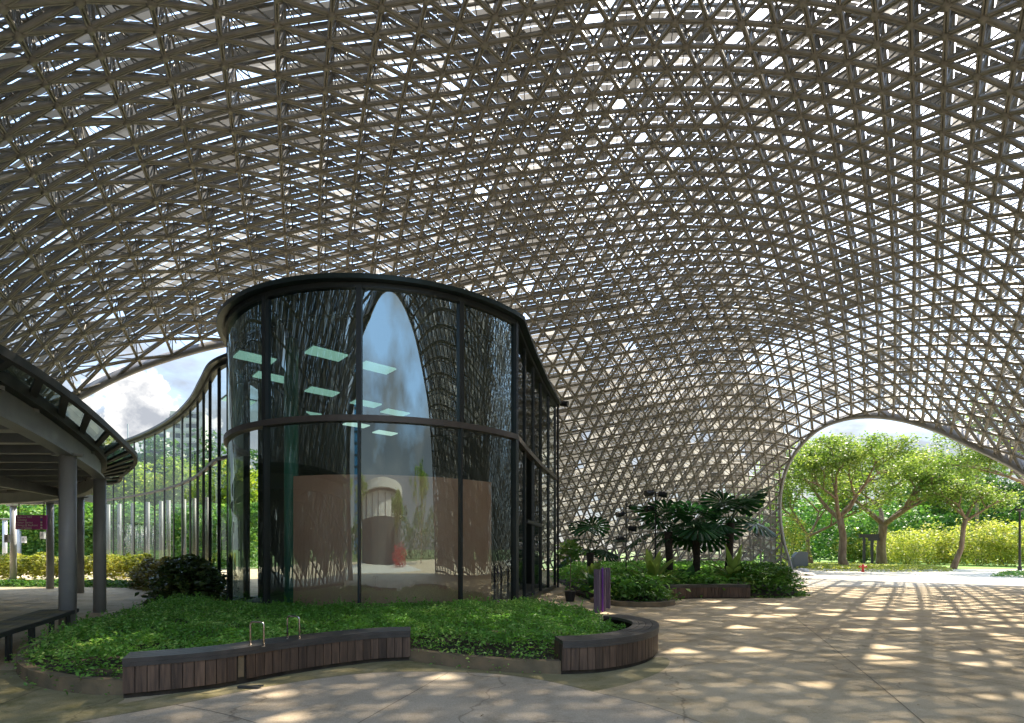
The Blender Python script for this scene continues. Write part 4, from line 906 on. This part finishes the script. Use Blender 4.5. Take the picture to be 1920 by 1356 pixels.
# bed around the two big trees
bed = [(c[0], c[1]) for c in smooth_path([(22.6, 42.3), (24.5, 40.2), (29, 38.8), (33.5, 40.5), (34.5, 46), (30, 53), (24, 50)], 6)]
cover('bed_planting', bed, 12000, .32, .16, M['leaf_bush'], 'low pale green and straw coloured planting round the hydrant and tree trunks', 'bed planting', thick=.2, seed=3)
bed2 = [(c[0], c[1]) for c in smooth_path([(31.5, 33.5), (33, 31.5), (38, 30), (44, 33), (38, 36), (33, 35.5)], 5)]
cover('corner_planting', [(28.5, 31.6), (31, 29.5), (38, 30), (38, 34), (31, 34)], 4000, .3, .14, M['leaf_mid'], 'small planted corner at the right photo edge by the path', 'bed planting', thick=.2, seed=5)
# hydrant
q = Vector(T(1618, 38.6)); t = empty('fire_hydrant', q, 'red fire hydrant standing in the low planting before the trees', 'hydrant'); z = Vector((0, 0, 1)); hs = .55
MB().tube([q, q+z*0.066, q+z*0.072, q+z*0.468, q+z*0.495], [0.110, 0.110, 0.072, 0.072, 0.088], 14).build('barrel', M['red'], t); MB().tube([q+z*0.495, q+z*0.550, q+z*0.583], [0.094, 0.066, 0.017], 14).build('bonnet', M['red'], t)
MB().tube([q+Vector((-0.231, 0, .396)), q+Vector((0.231, 0, .396))], .055, 10).build('side_outlet', M['red'], t); MB().tube([q+Vector((-0.259, 0, .396)), q+Vector((-0.220, 0, .396))], .075, 10).build('outlet_cap', M['red'], t); MB().tube([q+Vector((0.220, 0, .396)), q+Vector((0.259, 0, .396))], .075, 10).build('outlet_cap', M['red'], t)
# grey cabinet with sloped top, stones at the arch foot
q = gp(1499, 1068); t = empty('grey_cabinet', q, 'dark grey cabinet with a slanting corner at the foot of the right arch', 'cabinet'); w = .55; h = 1.35
pf = [(-w, 0), (w, 0), (w, h-.06), (w-.06, h), (-w+.35, h), (-w+.05, h-.3), (-w, h-.45)]
V = [(q.x+x, q.y-.25, .1+z_) for x, z_ in pf]+[(q.x+x, q.y+.25, .1+z_) for x, z_ in pf]; n = len(pf)
MB().add(V, [tuple(range(n)), tuple(range(2*n-1, n-1, -1))]+[(i, n+i, n+(i+1) % n, (i+1) % n) for i in range(n)]).build('casing', M['box'], t); MB().box((q.x, q.y, .05), (1.2, .6, .1)).build('plinth', M['stone'], t)
def rock(c, s, seed, lab):
    rs = np.random.default_rng(seed); import bmesh
    bm = bmesh.new(); bmesh.ops.create_icosphere(bm, subdivisions=2, radius=1)
    for v in bm.verts: v.co = Vector((v.co.x*s[0], v.co.y*s[1], max(v.co.z, -.2)*s[2]))*(1+.3*(rs.random()-.5))
    me = bpy.data.meshes.new('boulder'); bm.to_mesh(me); me.materials.append(M['stone']); o = bpy.data.objects.new('boulder', me); o.location = c; link(o); tag(o, lab, 'rock', 'pale stones at the foot of the right arch')
rock(gp(1490, 1077), (.7, .4, .28), 1, 'pale stone nearest the arch foot'); rock(gp(1512, 1080), (.6, .4, .22), 2, 'flat pale stone furthest from the arch foot'); rock(gp(1505, 1073), (.5, .35, .3), 3, 'upright pale stone in front of the grey cabinet')
# lamp post, black sign frame
q = Vector(T(1912, 42)); t = empty('lamp_post', q, 'tall slim black lamp post beside the golden bushes', 'lamp post'); MB().tube([q, q+z*.3, q+z*.31, q+z*4.6], [.14, .14, .09, .07], 12).build('post', M['black'], t); MB().tube([q+z*4.6, q+z*4.75, q+z*4.85], [.12, .3, .3], 14).build('lamp_head', M['black'], t)
q = Vector(T(1627, 50)); t = empty('black_sign_frame', q, 'black post frame with a small hooded top between the two big trunks', 'sign')
for dx in (-.35, .4): MB().box((q.x+dx, q.y, 1.4), (.22, .12, 2.8)).build('post', M['black'], t)
MB().box((q.x+.1, q.y, 2.9), (1.8, .2, .35), 0).build('sign_board', M['black'], t); MB().box((q.x+.5, q.y-.1, 2.6), (1.0, .16, .3), 0).build('hood', M['black'], t)
b = MB(); g0 = Vector(T(1690, 54)); 
# ---------------------------------------------------------------- beyond the left arch
belt('hillside_wood', -60, 480, 62, 10.0, 26000, .55, leaf_mat('yellow green climber leaf', (.12, .2, .025), (.3, .38, .06), (.5, .48, .1), trans=.4, spread=.3), 'bright yellow green trees on the bank behind the wing', 4, dep=5)  # yellow green is the leaves' own colour
belt('dark_wood', -60, 460, 80, 15.5, 12000, .8, M['leaf_far'], 'darker green trees higher up behind the bank', 6)
belt('near_thicket', -120, 470, 44, 4.6, 26000, .34, M['leaf_mid'], 'dense green thicket behind the walkway and the wing', 8, dep=3)
# curved apartment tower with balconies, standing in for its reflection in the glass; lower blocks
bc = px(345, 900, 170); at_ = empty('apartment_tower', (bc.x, bc.y, 0), 'tall pale apartment tower with curved balconies set behind the wing in place of its reflection', 'building')
M['tower'] = mat('cream render', (.50, .47, .42), .8); M['tower_glass'] = mat('apartment window', (.05, .06, .07), .2)
htop = CAMH+(HY-772)/FPX*170; MB().box((bc.x, bc.y+4, htop/2), (9.5, 8, htop), R(12)).build('wall', M['tower'], at_)
for k in range(int(htop//3.1)):
    z_ = 3.1*k+1.5
    for sx in (-2.6, 2.6):
        P2 = [(bc.x+sx+2.3*math.sin(a), bc.y-1.2-1.3*math.cos(a)) for a in np.linspace(-1.3, 1.3, 9)]
        MB().wall(P2, z_, z_+1.1, .15).build('balcony', M['tower'], at_); MB().box((bc.x+sx, bc.y-.15-.3, z_+2.0), (3.2, .3, 1.7)).build('window', M['tower_glass'], at_)
for x, D, w, ytop, lab in ((306, 210, 9, 815, 'lower pale apartment block left of the curved tower'), (150, 240, 30, 905, 'broad low apartment block far behind the canopy')):
    c = px(x, 900, D); h_ = CAMH+(HY-ytop)/FPX*D; t = empty('apartment_block', (c.x, c.y, 0), lab, 'building', 'far apartment blocks'); MB().box((c.x, c.y, h_/2), (w, 10, h_)).build('wall', M['tower'], t)
    for k in range(int(h_//3.1)): MB().box((c.x, c.y-5.02, 3.1*k+2), (w*.86, .1, 1.4)).build('window', M['tower_glass'], t)
q = px(240, 900, 120); o = MB().tube([(q.x, q.y, 0), (q.x, q.y, CAMH+(HY-795)/FPX*120)], [.3, .12], 6).build('mast', M['post_light']); tag(o, 'thin pale mast rising above the wing into the clouds', 'mast')
# ---------------------------------------------------------------- behind the camera, met only as reflections in the drum
sheet('rear_path', [(-14, -13), (14, -13), (16, -60), (-16, -60)], .004, M['path'])
t = empty('round_pavilion', (3, -45, 0), 'round glazed pavilion with a flat rim roof, mirrored in the drum glass', 'building')
circ = lambda r, n=40: [(3+r*math.cos(2*PI*k/n), -45+r*math.sin(2*PI*k/n)) for k in range(n)]
MB().prism(circ(13), 8.2, 9.2).build('roof', M['tower'], t); MB().prism(circ(12), 0, 8.2).build('wall', M['darkwall'], t)
MB().prism(circ(12.05), 5.2, 7.9).build('window_band', M['tower'], t)
for k in range(0, 40, 2): x, y = circ(12.1)[k]; MB().box((x, y, 6.4), (.3, .3, 2.6), 2*PI*k/40).build('mullion', M['frame'], t)
for (x, y, h, lb, s) in ((-9, -26, 9, 'slim upright tree mirrored at the left of the sky reflection', 41), (9, -30, 8, 'slim upright tree mirrored at the right of the sky reflection', 43), (-22, -34, 12, 'broad tree mirrored behind the slim ones', 45), (24, -30, 12, 'bushy tree mirrored in the drum edge', 47), (-34, -14, 10, 'bushy tree behind the walkway, seen only mirrored', 49)):
    tree('garden_tree', (x, y, 0), h, 3, 1.6 if h < 10 else 4, lb, M['leaf_tree'], 3500, .35, seed=s, group='trees behind the camera', levels=3)
bush('red_bush', (8.5, -24, .9), (3.4, 2, 1.3), 1800, .25, M['leaf_red'], 'red flowering bush mirrored in the drum glass', 'bush')
belt('rear_wood', 0, 1, 1, 1, 10, .1, M['leaf_far'], 'x') if 0 else None
V, F = leaf_quads(np.column_stack([(lambda a: 70*np.sin(a))(aa := rng.uniform(PI*.62, PI*1.38, 14000)), 70*np.cos(aa)+rng.normal(size=14000)*3, 7*(1+.3*np.sin(aa*30))*(1-rng.random(14000)**1.6)]), .8, .35, .6)
tag(mesh_np('rear_wood', V, F, M['leaf_far']), 'green wood closing the garden behind the camera', 'wood', kind='stuff')
q = px(640, 830, 1); bt = empty('blue_tower', (-38, -170, 0), 'blue glass office tower mirrored low in the drum', 'building'); MB().box((-38, -170, 32), (20, 20, 64)).build('wall', mat('blue glass wall', (.03, .12, .25), .15), bt)
for k in range(16): MB().box((-38, -159.9, 4*k+2), (20.2, .3, .5)).build('floor_band', M['frame'], bt)
